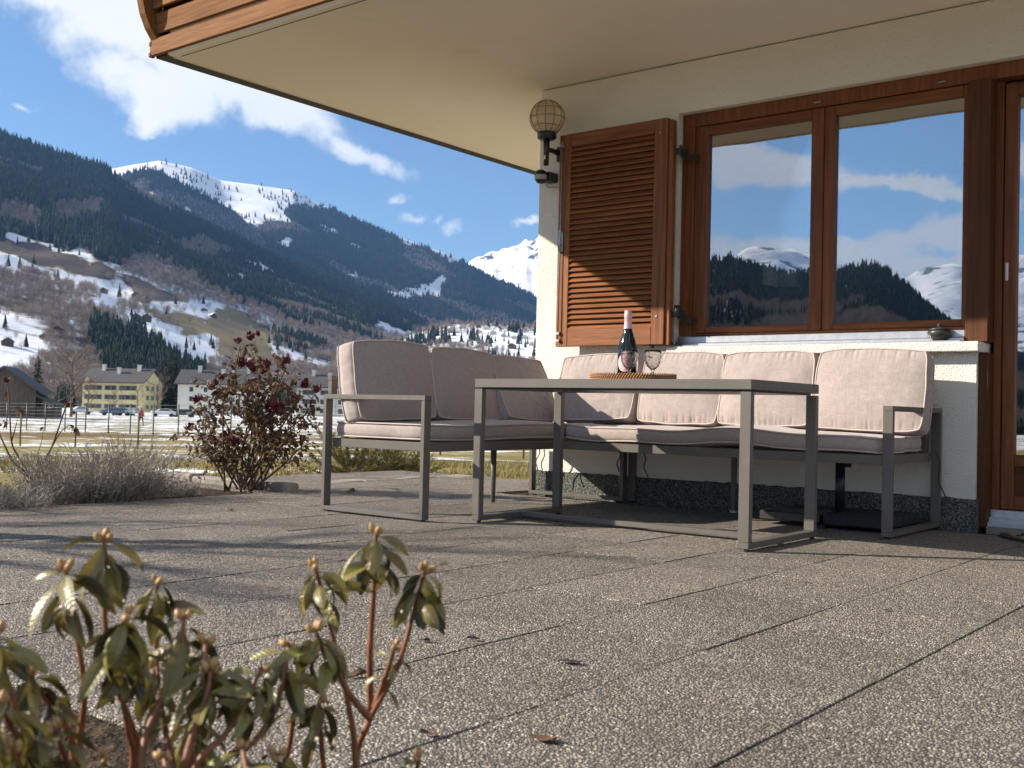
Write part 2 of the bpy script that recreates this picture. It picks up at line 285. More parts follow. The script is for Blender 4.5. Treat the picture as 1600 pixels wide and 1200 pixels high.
def leafmat(name, top1, top2, under, rough=0.35, trans=0.25, spec=0.5):
    m, t, b = newmat(name)
    v = coordv(t, 'obj', rnd=6.0)
    n = N(t, 'ShaderNodeTexNoise', {'Vector': v, 'Scale': 45.0, 'Detail': 4.0}).outputs[0]
    c = RAMP(t, n, [(0.3, top1), (0.7, top2)])
    bf = N(t, 'ShaderNodeNewGeometry').outputs['Backfacing']
    r = N(t, 'ShaderNodeObjectInfo').outputs['Random']
    hs = N(t, 'ShaderNodeHueSaturation', {'Color': MIX(t, bf, c, under), 'Value': MATH(t,'ADD',0.65,MATH(t,'MULTIPLY',r,0.7)), 'Hue': MATH(t,'ADD',0.48,MATH(t,'MULTIPLY',r,0.03))}).outputs[0]
    oc = N(t, 'ShaderNodeSeparateXYZ', {0: N(t, 'ShaderNodeTexCoord').outputs['Object']})
    ay = MATH(t, 'ABSOLUTE', oc.outputs[1])
    mid = MATH(t, 'SUBTRACT', 1.0, SSTEP(t, ay, 0.0003, 0.0013))
    ph = MATH(t, 'ADD', MATH(t, 'MULTIPLY', oc.outputs[0], 1050.0), MATH(t, 'MULTIPLY', ay, -900.0))
    vein = MATH(t, 'POWER', MATH(t, 'ADD', 0.5, MATH(t, 'MULTIPLY', MATH(t, 'SINE', ph), 0.5)), 6.0)
    tip = MATH(t, 'MULTIPLY', SSTEP(t, MATH(t,'ADD',oc.outputs[0],MATH(t,'MULTIPLY',MATH(t,'SUBTRACT',n,0.5),0.02)), 0.036, 0.056), 0.75)
    spot = MATH(t, 'MULTIPLY', SSTEP(t, N(t, 'ShaderNodeTexNoise', {'Vector': v, 'Scale': 160.0, 'Detail': 2.0}).outputs[0], 0.66, 0.74), 0.5)
    hs = MIX(t, tip, hs, under)
    hs = MIX(t, spot, hs, (0.10,0.055,0.025))
    hs = MIX(t, MATH(t,'ADD',MATH(t,'MULTIPLY',mid,0.55),MATH(t,'MULTIPLY',vein,0.16)), hs, under)
    setb(t, b, Base_Color=hs, Roughness=rough, Specular_IOR_Level=spec)
    pv_ = bump(t, b, MATH(t,'ADD',MATH(t,'MULTIPLY',vein,-0.6),MATH(t,'MULTIPLY',mid,-1.0)), 0.5, 0.0012)
    bump(t, b, n, 0.4, 0.003, pv_)
    tr = N(t, 'ShaderNodeBsdfTranslucent', {0: MIX(t, 0.5, hs, under)})
    mx_ = N(t, 'ShaderNodeMixShader', {0: trans, 1: b.outputs[0], 2: tr.outputs[0]})
    t.links.new(mx_.outputs[0], [x for x in t.nodes if x.type == 'OUTPUT_MATERIAL'][0].inputs[0])
    return m
MAT['rhodo_leaf'] = leafmat('rhodo_leaf', (0.022,0.025,0.014), (0.052,0.053,0.031), (0.21,0.17,0.036), 0.33, 0.22, 0.85)
MAT['rose_leaf'] = leafmat('rose_leaf', (0.060,0.030,0.018), (0.13,0.070,0.038), (0.16,0.10,0.055), 0.7, 0.3)
MAT['rose_leaf_green'] = leafmat('rose_leaf_green', (0.05,0.050,0.022), (0.10,0.09,0.04), (0.14,0.12,0.05), 0.6, 0.3)

def glassmat():
    m = bpy.data.materials.new('window_glass'); m.use_nodes = True; t = m.node_tree; t.nodes.clear()
    fr = N(t, 'ShaderNodeFresnel', {0: 2.15})
    nz = N(t, 'ShaderNodeTexNoise', {'Vector': coordv(t,'world'), 'Scale': 2.2, 'Detail': 1.0}).outputs[0]
    bp = N(t, 'ShaderNodeBump', {'Strength': 0.05, 'Distance': 0.02, 'Height': nz})
    g = N(t, 'ShaderNodeBsdfGlossy', {0: (1,1,1,1), 'Roughness': 0.0, 'Normal': bp.outputs[0]})
    tr = N(t, 'ShaderNodeBsdfTransparent', {0: (0.60,0.64,0.66,1)})
    f = MATH(t, 'MULTIPLY', fr.outputs[0], 3.1, True)
    mx_ = N(t, 'ShaderNodeMixShader', {0: f, 1: tr.outputs[0], 2: g.outputs[0]})
    N(t, 'ShaderNodeOutputMaterial', {0: mx_.outputs[0]})
    return m
MAT['window_glass'] = glassmat()
def goblet_glass():
    m, t, b = newmat('goblet_glass')
    setb(t, b, Base_Color=(0.86,0.85,0.84), Roughness=0.02, Transmission_Weight=1.0, IOR=1.45)
    v = N(t, 'ShaderNodeTexVoronoi', {'Vector': coordv(t,'obj'), 'Scale': 90.0}, feature='SMOOTH_F1').outputs['Distance']
    bump(t, b, v, 0.8, 0.004); return m
MAT['goblet_glass'] = goblet_glass()
def globe_glass():
    m, t, b = newmat('globe_glass')
    setb(t, b, Base_Color=(0.80,0.66,0.46), Roughness=0.28, Transmission_Weight=0.45, IOR=1.4, Specular_IOR_Level=0.5)
    return m
MAT['globe_glass'] = globe_glass()

MAT['globe_rib'] = noisemat('globe_rib', [(0.3,(0.30,0.20,0.10)),(0.7,(0.42,0.29,0.16))], 40, 2, 0.3)
MAT['rattan_dark'] = noisemat('rattan_dark', [(0.3,(0.05,0.022,0.009)),(0.7,(0.09,0.04,0.016))], 90, 3, 0.6)
def terrainmat(name, nscale, grass1, grass2, soil, snowedge=0.5, nd=8.0, bumpd=0.0, soft=0.06):
    m, t, b = newmat(name)
    v = coordv(t, 'world')
    at = N(t, 'ShaderNodeAttribute', attribute_name='cover')
    sp = N(t, 'ShaderNodeSeparateColor', {0: at.outputs['Color']})
    n = N(t, 'ShaderNodeTexNoise', {'Vector': v, 'Scale': nscale, 'Detail': nd, 'Roughness': 0.62}).outputs[0]
    n3 = N(t, 'ShaderNodeTexNoise', {'Vector': v, 'Scale': nscale*0.23, 'Detail': 6.0}).outputs[0]
    g = RAMP(t, n3, [(0.35, grass1), (0.62, grass2)])
    s = RAMP(t, n, [(0.3, tuple(x*0.6 for x in soil)), (0.7, tuple(x*1.3 for x in soil))])
    c = MIX(t, SSTEP(t, MATH(t,'ADD',sp.outputs[1], MATH(t,'MULTIPLY',MATH(t,'SUBTRACT',n,0.5),0.8)), 0.4, 0.6), s, g)
    c = MIX(t, SSTEP(t, MATH(t,'ADD',sp.outputs[2], MATH(t,'MULTIPLY',MATH(t,'SUBTRACT',n,0.5),0.6)), 0.35, 0.65), c, (0.105,0.075,0.055))
    sm = MATH(t, 'ADD', sp.outputs[0], MATH(t,'MULTIPLY', MATH(t,'SUBTRACT', MATH(t,'ADD',MATH(t,'MULTIPLY',n,0.6),MATH(t,'MULTIPLY',n3,0.4)), 0.5), 2.2))
    c = MIX(t, SSTEP(t, sm, snowedge-soft, snowedge+soft), c, (0.83,0.85,0.89))
    setb(t, b, Base_Color=c, Roughness=0.85, Specular_IOR_Level=0.15)
    if bumpd: bump(t, b, n, 0.6, bumpd)
    return m
MAT['field'] = terrainmat('field', 1.1, (0.15,0.138,0.036), (0.32,0.245,0.098), (0.17,0.115,0.05), bumpd=0.08)
MAT['hill'] = terrainmat('hill', 0.03, (0.19,0.145,0.065), (0.27,0.205,0.10), (0.040,0.038,0.030), bumpd=3.0, soft=0.16)
MAT['peak'] = terrainmat('peak', 0.008, (0.20,0.155,0.07), (0.26,0.20,0.10), (0.10,0.10,0.11), bumpd=25.0)
MAT['conifer'] = noisemat('conifer', [(0.3,(0.010,0.018,0.012)),(0.7,(0.038,0.052,0.030))], 0.4, 3, 0.9, rnd=40, spec=0.15, var=0.7)
MAT['bare_crown'] = noisemat('bare_crown', [(0.3,(0.16,0.128,0.108)),(0.7,(0.36,0.29,0.24))], 0.5, 3, 0.95, rnd=40, spec=0.1, var=0.5)
# ------------------------------------------------------------------ mesh helpers
def tag(o, label=None, cat=None, group=None, kind=None):
    if label: o['label'] = label
    if cat: o['category'] = cat
    if group: o['group'] = group
    if kind: o['kind'] = kind
    return o
def empty(name, loc=(0,0,0), rz=0, label=None, cat=None, group=None, kind=None):
    o = bpy.data.objects.new(name, None); o.empty_display_size = 0.1; COL.objects.link(o)
    o.location = loc; o.rotation_euler = (0,0,rz); return tag(o, label, cat, group, kind)
def link(name, me, parent=None, loc=(0,0,0), rot=(0,0,0), label=None, cat=None, group=None, kind=None, world=False):
    o = bpy.data.objects.new(name, me); COL.objects.link(o)
    o.location = loc; o.rotation_euler = rot
    if parent:
        o.parent = parent
        if world:
            w = Vector((0,0,0)); q = parent
            while q: w += Vector(q.location); q = q.parent
            o.location = Vector(loc) - w
    return tag(o, label, cat, group, kind)
class MB:
    def __init__(s): s.bm = bmesh.new()
    def box(s, x0,x1,y0,y1,z0,z1, bev=0.0, M=None):
        vs = [s.bm.verts.new(p) for p in ((x0,y0,z0),(x1,y0,z0),(x1,y1,z0),(x0,y1,z0),(x0,y0,z1),(x1,y0,z1),(x1,y1,z1),(x0,y1,z1))]
        fs = [s.bm.faces.new([vs[i] for i in q]) for q in ((0,3,2,1),(4,5,6,7),(0,1,5,4),(1,2,6,5),(2,3,7,6),(3,0,4,7))]
        if bev:
            es = list({e for f in fs for e in f.edges})
            r = bmesh.ops.bevel(s.bm, geom=es, offset=bev, segments=1, affect='EDGES', profile=0.5)
            vs = list({v for f in r['faces'] for v in f.verts})
        if M is not None:
            bmesh.ops.transform(s.bm, matrix=M, verts=vs)
        return s
    def tube(s, pts, rad, sides=6, cap=True):
        pts = [Vector(p) for p in pts]; n = len(pts)
        if not hasattr(rad, '__len__'): rad = [rad]*n
        rings = []; prev = None
        for i, p in enumerate(pts):
            t = (pts[min(i+1,n-1)] - pts[max(i-1,0)])
            t = t.normalized() if t.length > 1e-9 else Vector((0,0,1))
            if prev is None:
                a = Vector((0,0,1)) if abs(t.z) < 0.9 else Vector((1,0,0)); u = t.cross(a).normalized()
            else:
                u = prev - t*prev.dot(t); u = u.normalized() if u.length > 1e-6 else t.orthogonal().normalized()
            prev = u; w = t.cross(u)
            rings.append([s.bm.verts.new(p + (u*math.cos(2*math.pi*k/sides) + w*math.sin(2*math.pi*k/sides))*rad[i]) for k in range(sides)])
        for i in range(n-1):
            for k in range(sides):
                s.bm.faces.new((rings[i][k], rings[i][(k+1)%sides], rings[i+1][(k+1)%sides], rings[i+1][k])).smooth = True
        if cap and sides > 2:
            s.bm.faces.new(rings[0][::-1]); s.bm.faces.new(rings[-1])
        return s
    def lathe(s, prof, seg=24, c=(0,0,0), smooth=True):
        rings = []
        for r, z in prof:
            if r < 1e-6: rings.append([s.bm.verts.new((c[0],c[1],c[2]+z))])
            else: rings.append([s.bm.verts.new((c[0]+r*math.cos(2*math.pi*k/seg), c[1]+r*math.sin(2*math.pi*k/seg), c[2]+z)) for k in range(seg)])
        for a, b in zip(rings, rings[1:]):
            for k in range(seg):
                k2 = (k+1)%seg
                if len(a) == 1 and len(b) == 1: continue
                if len(a) == 1: f = s.bm.faces.new((a[0], b[k2], b[k]))
                elif len(b) == 1: f = s.bm.faces.new((a[k], a[k2], b[0]))
                else: f = s.bm.faces.new((a[k], a[k2], b[k2], b[k]))
                f.smooth = smooth
        return s
    def prism(s, poly, vec):
        """extrude a flat 3-D polygon along vec"""
        a = [s.bm.verts.new(p) for p in poly]; b = [s.bm.verts.new(Vector(p)+Vector(vec)) for p in poly]
        n = len(poly); s.bm.faces.new(a); s.bm.faces.new(b[::-1])
        for i in range(n): s.bm.faces.new((a[i], b[i], b[(i+1)%n], a[(i+1)%n]))
        bmesh.ops.recalc_face_normals(s.bm, faces=s.bm.faces)
        return s
    def face(s, pts, smooth=False):
        f = s.bm.faces.new([s.bm.verts.new(p) for p in pts]); f.smooth = smooth; return s
    def mesh(s, name, mat):
        me = bpy.data.meshes.new(name); s.bm.normal_update(); s.bm.to_mesh(me); s.bm.free(); me.materials.append(MAT[mat] if isinstance(mat, str) else mat); return me
    def build(s, name, mat, parent=None, **kw):
        return link(name, s.mesh(name, mat), parent, **kw)
def from_np(name, V, F, mat, smooth=False):
    me = bpy.data.meshes.new(name)
    me.from_pydata([tuple(v) for v in V], [], [tuple(f) for f in F])
    if smooth: me.polygons.foreach_set('use_smooth', [True]*len(me.polygons))
    me.materials.append(MAT[mat]); me.update(); return me
def BOX(name, mat, x0,x1,y0,y1,z0,z1, parent=None, bev=0.0, **kw):
    """a box whose origin is its own centre"""
    c = ((x0+x1)/2, (y0+y1)/2, (z0+z1)/2); hx, hy, hz = (x1-x0)/2, (y1-y0)/2, (z1-z0)/2
    return MB().box(-hx,hx,-hy,hy,-hz,hz,bev).build(name, mat, parent, loc=c, world=bool(parent), **kw)

# ------------------------------------------------------------------ patio
patio = MB().box(-5.62, 3.0, 1.02, 6.62, -0.07, -0.014).build('patio', 'soil', kind='structure')
slab = MB().box(-0.1995,0.1995,-0.1988,0.1988,-0.0125,0.0,0.002).mesh('paving_slab', 'aggregate')
rs = random.Random(3)
for i in range(-13, 9):
    for j in range(0, 14):
        cx, cy = -0.78+0.2+0.4035*(i-1)+0.0, 1.045+0.2+0.4*j
        cx = -0.782 - 0.2015 + 0.4025*i
        if cx > -4.25 and cy > 5.62: continue
        if cx < -5.2 and cy < 4.4: continue
        o = link('paving_slab', slab, patio, loc=(cx, cy, rs.uniform(-0.0012, 0.0012)-0.0012), rot=(rs.uniform(-.0022,.0022), rs.uniform(-.0022,.0022), rs.uniform(-.0012,.0012)))

# ------------------------------------------------------------------ house
WY = 5.60
house = empty('house', (-4.22, WY, 0), label='white roughcast house with brown wooden window, shutter and balcony beside the patio', cat='house')
def HB(name, mat, *b, bev=0.0, parent=None, **kw): return BOX(name, mat, *b, parent=parent or house, bev=bev, **kw)
wall = MB()
wall.box(-4.22,-3.20,WY,WY+.3,0.15,2.615)          # pier behind the shutter
wall.box(-3.20,3.0,WY,WY+.3,2.315,2.615)           # lintel
wall.box(-3.20,-1.50,WY,WY+.14,0.15,0.875)         # parapet under the window
wall.box(0.9,3.0,WY,WY+.3,0.15,2.315)
wall.box(-4.22,-3.92,WY+.3,8.25,-0.6,2.615); wall.box(-4.22,-3.92,8.95,12.0,-0.6,2.615)        # gable side with a small window
wall.box(-4.22,-3.92,8.25,8.95,-0.6,1.62); wall.box(-4.22,-3.92,8.25,8.95,2.02,2.615)

wall.box(2.7,3.0,WY+.3,12.0,-0.6,2.615)
wall.box(-3.92,2.7,11.7,12.0,-0.6,2.615)
wo_ = wall.build('wall', 'stucco', house, loc=(0,0,0), world=True)
upw = MB().box(-4.22,3.0,WY,12.0,2.83,5.4).build('upper_wall', 'stucco', house, world=True)
# uneven top edge of the dark plinth
def plinth(x0,x1,y0,y1,z0,z1,seed):
    rr = random.Random(seed); n = int((x1-x0)/0.035); m = MB(); poly=[(x0,y0,z0)]
    top=[(x0+(x1-x0)*i/n, y0, z1+rr.uniform(-.006,.005)) for i in range(n+1)]
    return m.prism([(x1,y0,z0)]+[(x0,y0,z0)][:0]+top[::-1]+[(x0,y0,z0)], (0,y1-y0,0))
plinth(-4.232,-1.488,WY-.011,WY+.13,-0.02,0.152,1).build('plinth', 'plinth', house, world=True)
plinth(0.9,3.0,WY-.011,WY+.13,-0.02,0.152,2).build('plinth', 'plinth', house, world=True)
MB().box(-4.2315,-4.15,WY+.131,12.0,-0.6,0.15).build('plinth', 'plinth', house, world=True)
# window sill slab of roughcast and the aluminium sill profile on it
HB('window_sill', 'stucco', -3.21,-1.472,WY-.075,WY+.16,0.876,0.925, bev=0.004)
HB('sill_flashing', 'aluminium', -3.19,-1.562,WY-.06,WY-.006,0.9265,0.932)
HB('sill_flashing', 'aluminium', -3.185,-1.562,WY-.005,WY+.05,0.9275,0.950,bev=.003)
HB('sill_flashing', 'aluminium', -3.185,-1.562,WY+.020,WY+.051,0.9515,0.990,bev=.003)
# window
WF = WY+.052
win = MB()
win.box(-3.195,-3.115,WF,WF+.09,0.930,2.235); win.box(-3.195,0.9,WF,WF+.09,2.236,2.312); win.box(-3.114,-1.55,WF+.012,WF+.09,0.9975,1.008)
win.box(-3.114,-3.09,WF+.015,WF+.09,1.0085,2.235)
window = win.build('window', 'frame_wood_z', house, world=True)
def sash(x0,x1,z0,z1,sl_,sr,st_,sb,y0,y1):
    bl = MB().box(x0,x0+sl_,y0,y1,z0,z1,.004).build('sash_stile','frame_wood_z',window,world=True,loc=(0,0,0))
    br = MB().box(x1-sr,x1,y0,y1,z0,z1,.004).build('sash_stile','frame_wood_z',window,world=True)
    MB().box(x0+sl_,x1-sr,y0+.002,y1,z0,z0+sb,.004).build('sash_rail','frame_wood_x',window,world=True)
    MB().box(x0+sl_,x1-sr,y0+.002,y1,z1-st_,z1,.004).build('sash_rail','frame_wood_x',window,world=True)
    MB().box(x0+sl_-.005,x1-sr+.005,y0+.030,y0+.036,z0+sb-.005,z1-st_+.005).build('pane','window_glass',window,world=True)
sash(-3.088,-2.325,1.010,2.233,.055,.072,.052,.037,WF+.006,WF+.07)
sash(-2.321,-1.535,1.010,2.233,.058,.058,.052,.037,WF+.006,WF+.07)
for px in (-2.36,-1.70):
    MB().tube([(px-.02,WF-.004,2.262),(px+.02,WF-.004,2.264)],.006,6).build('screw_plate','steel',window,world=True)
# post between window and door, in front of both
HB('post', 'dark_wood_z', -1.56,-1.452,WY+.012,WY+.175,0.926,2.236, bev=.004)
HB('post', 'dark_wood_z', -1.498,-1.452,WY+.03,WY+.175,0.012,0.875, bev=.003)
# door
DY = WY+.11
door = MB()
door.box(-1.450,-1.415,DY,DY+.09,0.03,2.235)
door = door.build('door', 'frame_wood_z', house, world=True)
MB().box(-1.412,-1.352,DY+.012,DY+.075,0.105,2.225,.004).build('sash_stile','frame_wood_z',door,world=True)
MB().box(-0.52,-0.44,DY+.012,DY+.075,0.105,2.225,.004).build('sash_stile','frame_wood_z',door,world=True)
MB().box(-1.352,-0.52,DY+.014,DY+.075,2.155,2.225,.004).build('sash_rail','frame_wood_x',door,world=True)
MB().box(-1.352,-0.52,DY+.014,DY+.075,0.105,0.17,.004).build('sash_rail','frame_wood_x',door,world=True)
MB().box(-1.352,-0.52,DY+.014,DY+.075,0.315,0.375,.004).build('sash_rail','frame_wood_x',door,world=True)
MB().box(-1.355,-0.52,DY+.026,DY+.06,0.17,0.315).build('door_panel','dark_wood_x',door,world=True)
MB().box(-1.357,-0.515,DY+.038,DY+.044,0.37,2.16).build('pane','window_glass',door,world=True)
MB().box(-1.402,-1.387,DY+.004,DY+.012,1.235,1.325,.003).build('handle_plate','white_plastic',door,world=True)
th = MB(); th.box(-1.448,0.9,DY-.02,DY+.12,0.066,0.1); th.box(-1.448,0.9,DY-.05,DY+.12,0.042,0.065); th.box(-1.448,0.9,DY-.075,DY+.12,0.022,0.041)
th.build('threshold','aluminium',door,world=True)
MB().box(-1.45,0.9,DY-.09,DY+.12,-0.02,0.0215).build('door_step','stone',house,world=True)
# second, fixed light right of the door (outside the picture)
MB().box(-0.44,-0.36,DY,DY+.09,0.1,2.235).build('post','frame_wood_z',house,world=True)
MB().box(-0.36,0.9,DY+.038,DY+.044,0.1,2.235).build('pane','window_glass',house,world=True)

# shutter, folded open against the wall
SY = WY-.115
shutter = empty('shutter', (-3.59, SY, 0.94)); shutter.parent = house; shutter.location = Vector((-3.59,SY,0.94)) - house.location
sx0,sx1,sz0,sz1 = -3.985,-3.205,0.938,2.268
def SB(name, mat, b, bev=.003):
    c = Vector(((b[0]+b[1])/2,(b[2]+b[3])/2,(b[4]+b[5])/2)); hx,hy,hz=(b[1]-b[0])/2,(b[3]-b[2])/2,(b[5]-b[4])/2
    o = MB().box(-hx,hx,-hy,hy,-hz,hz,bev).build(name, mat, shutter); o.location = c - Vector((-3.59,SY,0.94)); return o
SB('stile','shutter_wood_z',(sx0,sx0+.052,SY+.006,SY+.042,sz0,sz1)); SB('stile','shutter_wood_z',(sx0+.053,sx0+.092,SY,SY+.042,sz0,sz1))
SB('stile','shutter_wood_z',(sx1-.088,sx1,SY,SY+.042,sz0,sz1))
SB('rail','shutter_wood_x',(sx0+.092,sx1-.088,SY+.001,SY+.042,sz1-.082,sz1)); SB('rail','shutter_wood_x',(sx0+.092,sx1-.088,SY+.001,SY+.042,sz0,sz0+.112))
SB('edge_board','shutter_wood_z',(sx1+.002,sx1+.03,SY+.012,SY+.055,sz0-.004,sz1-.012))
slat = MB().box(-(sx1-.088-sx0-.092)/2-.004, (sx1-.088-sx0-.092)/2+.004, -.029,.029,-.0045,.0045,.002).mesh('slat','shutter_wood_x')
ns = 35
for i in range(ns):
    z = sz0+.126 + (sz1-.082-sz0-.126-.006)*i/(ns-1)
    o = link('slat', slat, shutter, loc=Vector(((sx0+.092+sx1-.088)/2, SY+.022, z)) - Vector((-3.59,SY,0.94)), rot=(R(50),0,0))
rod = MB().tube([(-3.959,SY-.008,0.965),(-3.953,SY-.008,2.225)],.0045,6)
for z in (0.975,1.02,2.20,1.66): rod.box(-3.966,-3.944,SY-.016,SY+.004,z-.008,z+.008)
rod.tube([(-3.972,SY-.008,2.19),(-3.934,SY-.008,2.19)],.005,6)
o = rod.build('locking_rod','steel',shutter); o.location = -Vector((-3.59,SY,0.94))
lt = MB(); lt.box(-3.973,-3.937,SY-.006,SY+.004,1.53,1.66,.002); lt.tube([(-3.955,SY-.010,1.575),(-3.945,SY-.02,1.56),(-3.945,SY-.022,1.535),(-3.957,SY-.02,1.525),(-3.966,SY-.012,1.54),(-3.963,SY-.010,1.57)],.004,6)
o = lt.build('latch','steel',shutter); o.location = -Vector((-3.59,SY,0.94))
for z in (1.105,2.185):
    o = MB().tube([(-3.255,SY-.004,z),(-3.255,SY+.002,z)],.006,8).build('bolt','steel',shutter); o.location = -Vector((-3.59,SY,0.94))
for zc in (2.07,1.115):
    h = MB(); h.box(-3.19,-3.135,SY+.035,SY+.043,zc-.018,zc+.018,.002); h.box(-3.137,-3.130,SY+.02,WY+.005,zc-.03,zc+.022,.002)
    h.tube([(-3.133,SY+.03,zc-.03),(-3.133,SY+.03,zc+.03)],.008,6); h.box(-3.134,-3.085,WF-.075,WF-.066,zc-.045,zc-.015,.002); h.box(-3.134,-3.125,SY+.03,WF-.066,zc-.045,zc-.02,.002); h.box(-3.094,-3.085,WF-.07,WF+.004,zc-.05,zc-.012,.002)
    h.build('hinge','iron',house,world=True)
MB().tube([(-3.131,SY+.028,1.10),(-3.131,SY+.028,1.165)],.019,8).build('hinge_cover','black_plastic',house,world=True)
# shutter stop on the wall below (seen above the right goblet)
st = MB(); st.box(-3.50,-3.15,SY+.05,SY+.062,0.905,0.920); st.box(-3.205,-3.165,SY-.03,SY+.06,0.905,0.935,.003)
st2 = at_y(1017,536,WY-.09)
sp_ = MB(); sp_.box(st2.x-.012,st2.x+.012,WY-.10,WY-.07,st2.z-.03,st2.z+.035,.004); sp_.box(st2.x,st2.x+.16,WY-.085,WY+.002,st2.z-.012,st2.z+.004,.002)
sp_.build('shutter_stop','iron',house,world=True)

# balcony: slab, soffit, edge strip, boards, corner bracket
BX0, BY0 = -5.835, 3.757
soff = MB().box(BX0+.165,3.4,BY0+.03,9.0,2.622,2.82); soff.build('soffit','soffit',house,world=True)
MB().box(BX0+.02,BX0+.16,BY0+.035,9.0,2.632,2.82).build('edge_strip','black_strip',house,world=True)
MB().box(BX0+.16,3.4,BY0+.022,BY0+.034,2.628,2.70).build('edge_strip','soffit',house,world=True)
MB().box(BX0+.162,BX0+.168,BY0+.06,8.9,2.617,2.621).build('joint_bead','soffit',house,world=True)
MB().box(BX0+.22,3.4,BY0+.075,BY0+.079,2.6195,2.6212).build('joint_bead','black_strip',house,world=True)
balc = empty('balcony_railing', (BX0,BY0,2.64)); balc.parent = house; balc.location = Vector((BX0,BY0,2.64))-house.location
def BB(name, mat, b, bev=.004, rx=0.0):
    c = Vector(((b[0]+b[1])/2,(b[2]+b[3])/2,(b[4]+b[5])/2)); hx,hy,hz=(b[1]-b[0])/2,(b[3]-b[2])/2,(b[5]-b[4])/2
    o = MB().box(-hx,hx,-hy,hy,-hz,hz,bev).build(name, mat, balc); o.location = c-Vector((BX0,BY0,2.64)); o.rotation_euler=(rx,0,0); return o
BB('board','balcony_wood_x',(BX0,3.4,BY0,BY0+.028,2.640,2.742))
BB('board_end','balcony_wood_z',(BX0-.006,BX0+.018,BY0-.004,BY0+.03,2.634,2.662)); BB('board_end','balcony_wood_z',(BX0-.006,BX0+.018,BY0-.004,BY0+.03,2.700,2.728))
for k, (yo, z0) in enumerate(((-.010,2.765),(-.040,2.905),(-.060,3.045),(-.070,3.185),(-.072,3.325))):
    BB('board','balcony_wood_x',(BX0+.075,3.4,BY0+yo,BY0+yo+.026,z0,z0+.118),rx=R(6-k*1.5))
BB('handrail','balcony_wood_x',(BX0-.02,3.4,BY0-.12,BY0+.03,3.47,3.52))
BB('back_rail','dark_wood_x',(BX0+.075,3.4,BY0+.035,BY0+.055,2.72,3.46))
prof = [(-.002,2.735),(-.045,2.79),(-.085,2.87),(-.108,2.96),(-.112,3.06),(-.108,3.2),(-.10,3.45),(.03,3.45),(.03,2.735)]
o = MB().prism([(BX0+.015,BY0+y,z) for y, z in prof],(0.058,0,0)).build('bracket','balcony_wood_z',balc); o.location = -Vector((BX0,BY0,2.64))
for xx in (-4.4,-2.9,-1.4,0.1,1.6):
    o = MB().prism([(xx,BY0+y*.35+.06,z) for y, z in prof],(0.05,0,0)).build('bracket','dark_wood_z',balc); o.location = -Vector((BX0,BY0,2.64))
# left side of the balcony
bals = empty('balcony_railing', (BX0,BY0,2.64)); bals.parent = house; bals.location = Vector((BX0,BY0,2.64))-house.location
for k in range(6):
    z0 = 2.650+.138*k
    o = MB().box(BX0+(.0 if k==0 else -.01*k),BX0+.024+(.0 if k==0 else -.01*k),BY0+.04,9.0,z0,z0+.118).build('board','balcony_wood_y',bals); o.location = -Vector((BX0,BY0,2.64))
gw = MB(); gw.box(-4.12,-4.06,8.25,8.95,1.62,1.66); gw.box(-4.12,-4.06,8.25,8.95,1.98,2.02); gw.box(-4.12,-4.06,8.25,8.29,1.66,1.98); gw.box(-4.12,-4.06,8.91,8.95,1.66,1.98); gw.box(-4.12,-4.06,8.58,8.61,1.66,1.98)
gw = gw.build('gable_window','white_plastic',house,world=True)
# room behind the window
room = MB(); room.box(-3.9,2.6,9.6,9.66,0.0,2.61); room.box(-3.918,-3.9,WY+.32,8.25,0.0,2.61); room.box(-3.918,-3.9,8.95,9.6,0.0,2.61); room.box(-3.918,-3.9,8.25,8.95,0.0,1.62); room.box(-3.918,-3.9,8.25,8.95,2.02,2.61); room.box(2.6,2.69,WY+.32,9.6,0.0,2.61)
room.build('room_wall','room_wall',house,world=True)
MB().box(-3.91,2.69,9.02,11.68,2.55,2.61).build('room_ceiling','room_wall',house,world=True)
MB().box(-3.9,2.6,WY+.32,9.6,0.0,0.02).build('room_floor','dark_wood_x',house,world=True)
cur = MB(); 
cp = [(-3.07+.016*i, WF+.15+.012*math.sin(i*1.9),0) for i in range(9)]
for a, b_ in zip(cp, cp[1:]): cur.face([(a[0],a[1],1.0),(b_[0],b_[1],1.0),(b_[0],b_[1],2.3),(a[0],a[1],2.3)], True)
cur.build('curtain','curtain',house,world=True)
MB().box(-3.0,-2.1,6.4,6.5,0.9,1.35).build('cabinet','room_dark',house,world=True)
MB().box(-2.2,-1.75,6.6,6.75,0.3,1.45).build('cabinet','room_dark',house,world=True)

# ------------------------------------------------------------------ wall lamp and motion sensor
gl = at_y(855,184,5.42)
lamp = empty('wall_lamp', (gl.x, 5.42, gl.z), label='round amber glass wall lamp on black bracket left of the shutter', cat='lamp')
g = MB(); prof=[]
for i in range(13):
    a = math.pi*(0.10+0.84*i/12) ; prof.append((0.108*math.sin(a), -0.108*math.cos(a)))
prof = [(0.0,-.1)]+prof if False else prof
g.lathe([(0.055,-.098)]+prof[1:]+[(0,0.108)], 12, smooth=False).build('globe','globe_glass',lamp)
rb = MB()
for k in range(12):
    a = 2*math.pi*k/12
    rb.tube([(0.110*math.sin(math.pi*t)*math.cos(a),0.110*math.sin(math.pi*t)*math.sin(a),-0.110*math.cos(math.pi*t)) for t in [0.17+0.79*i/10 for i in range(11)]],.0028,4)
for zz in (-.06,-.005,.05):
    rr_ = math.sqrt(.110**2-zz*zz); rb.tube([(rr_*math.cos(2*math.pi*k/12),rr_*math.sin(2*math.pi*k/12),zz) for k in range(13)],.0028,4)
rb.build('globe_ribs','globe_rib',lamp)
MB().lathe([(0,0.08),(0.02,0.07),(0.028,0.02),(0.02,-0.03),(0.012,-.06),(0,-.06)],12).build('bulb','white_plastic',lamp,loc=(0,0,-.02))
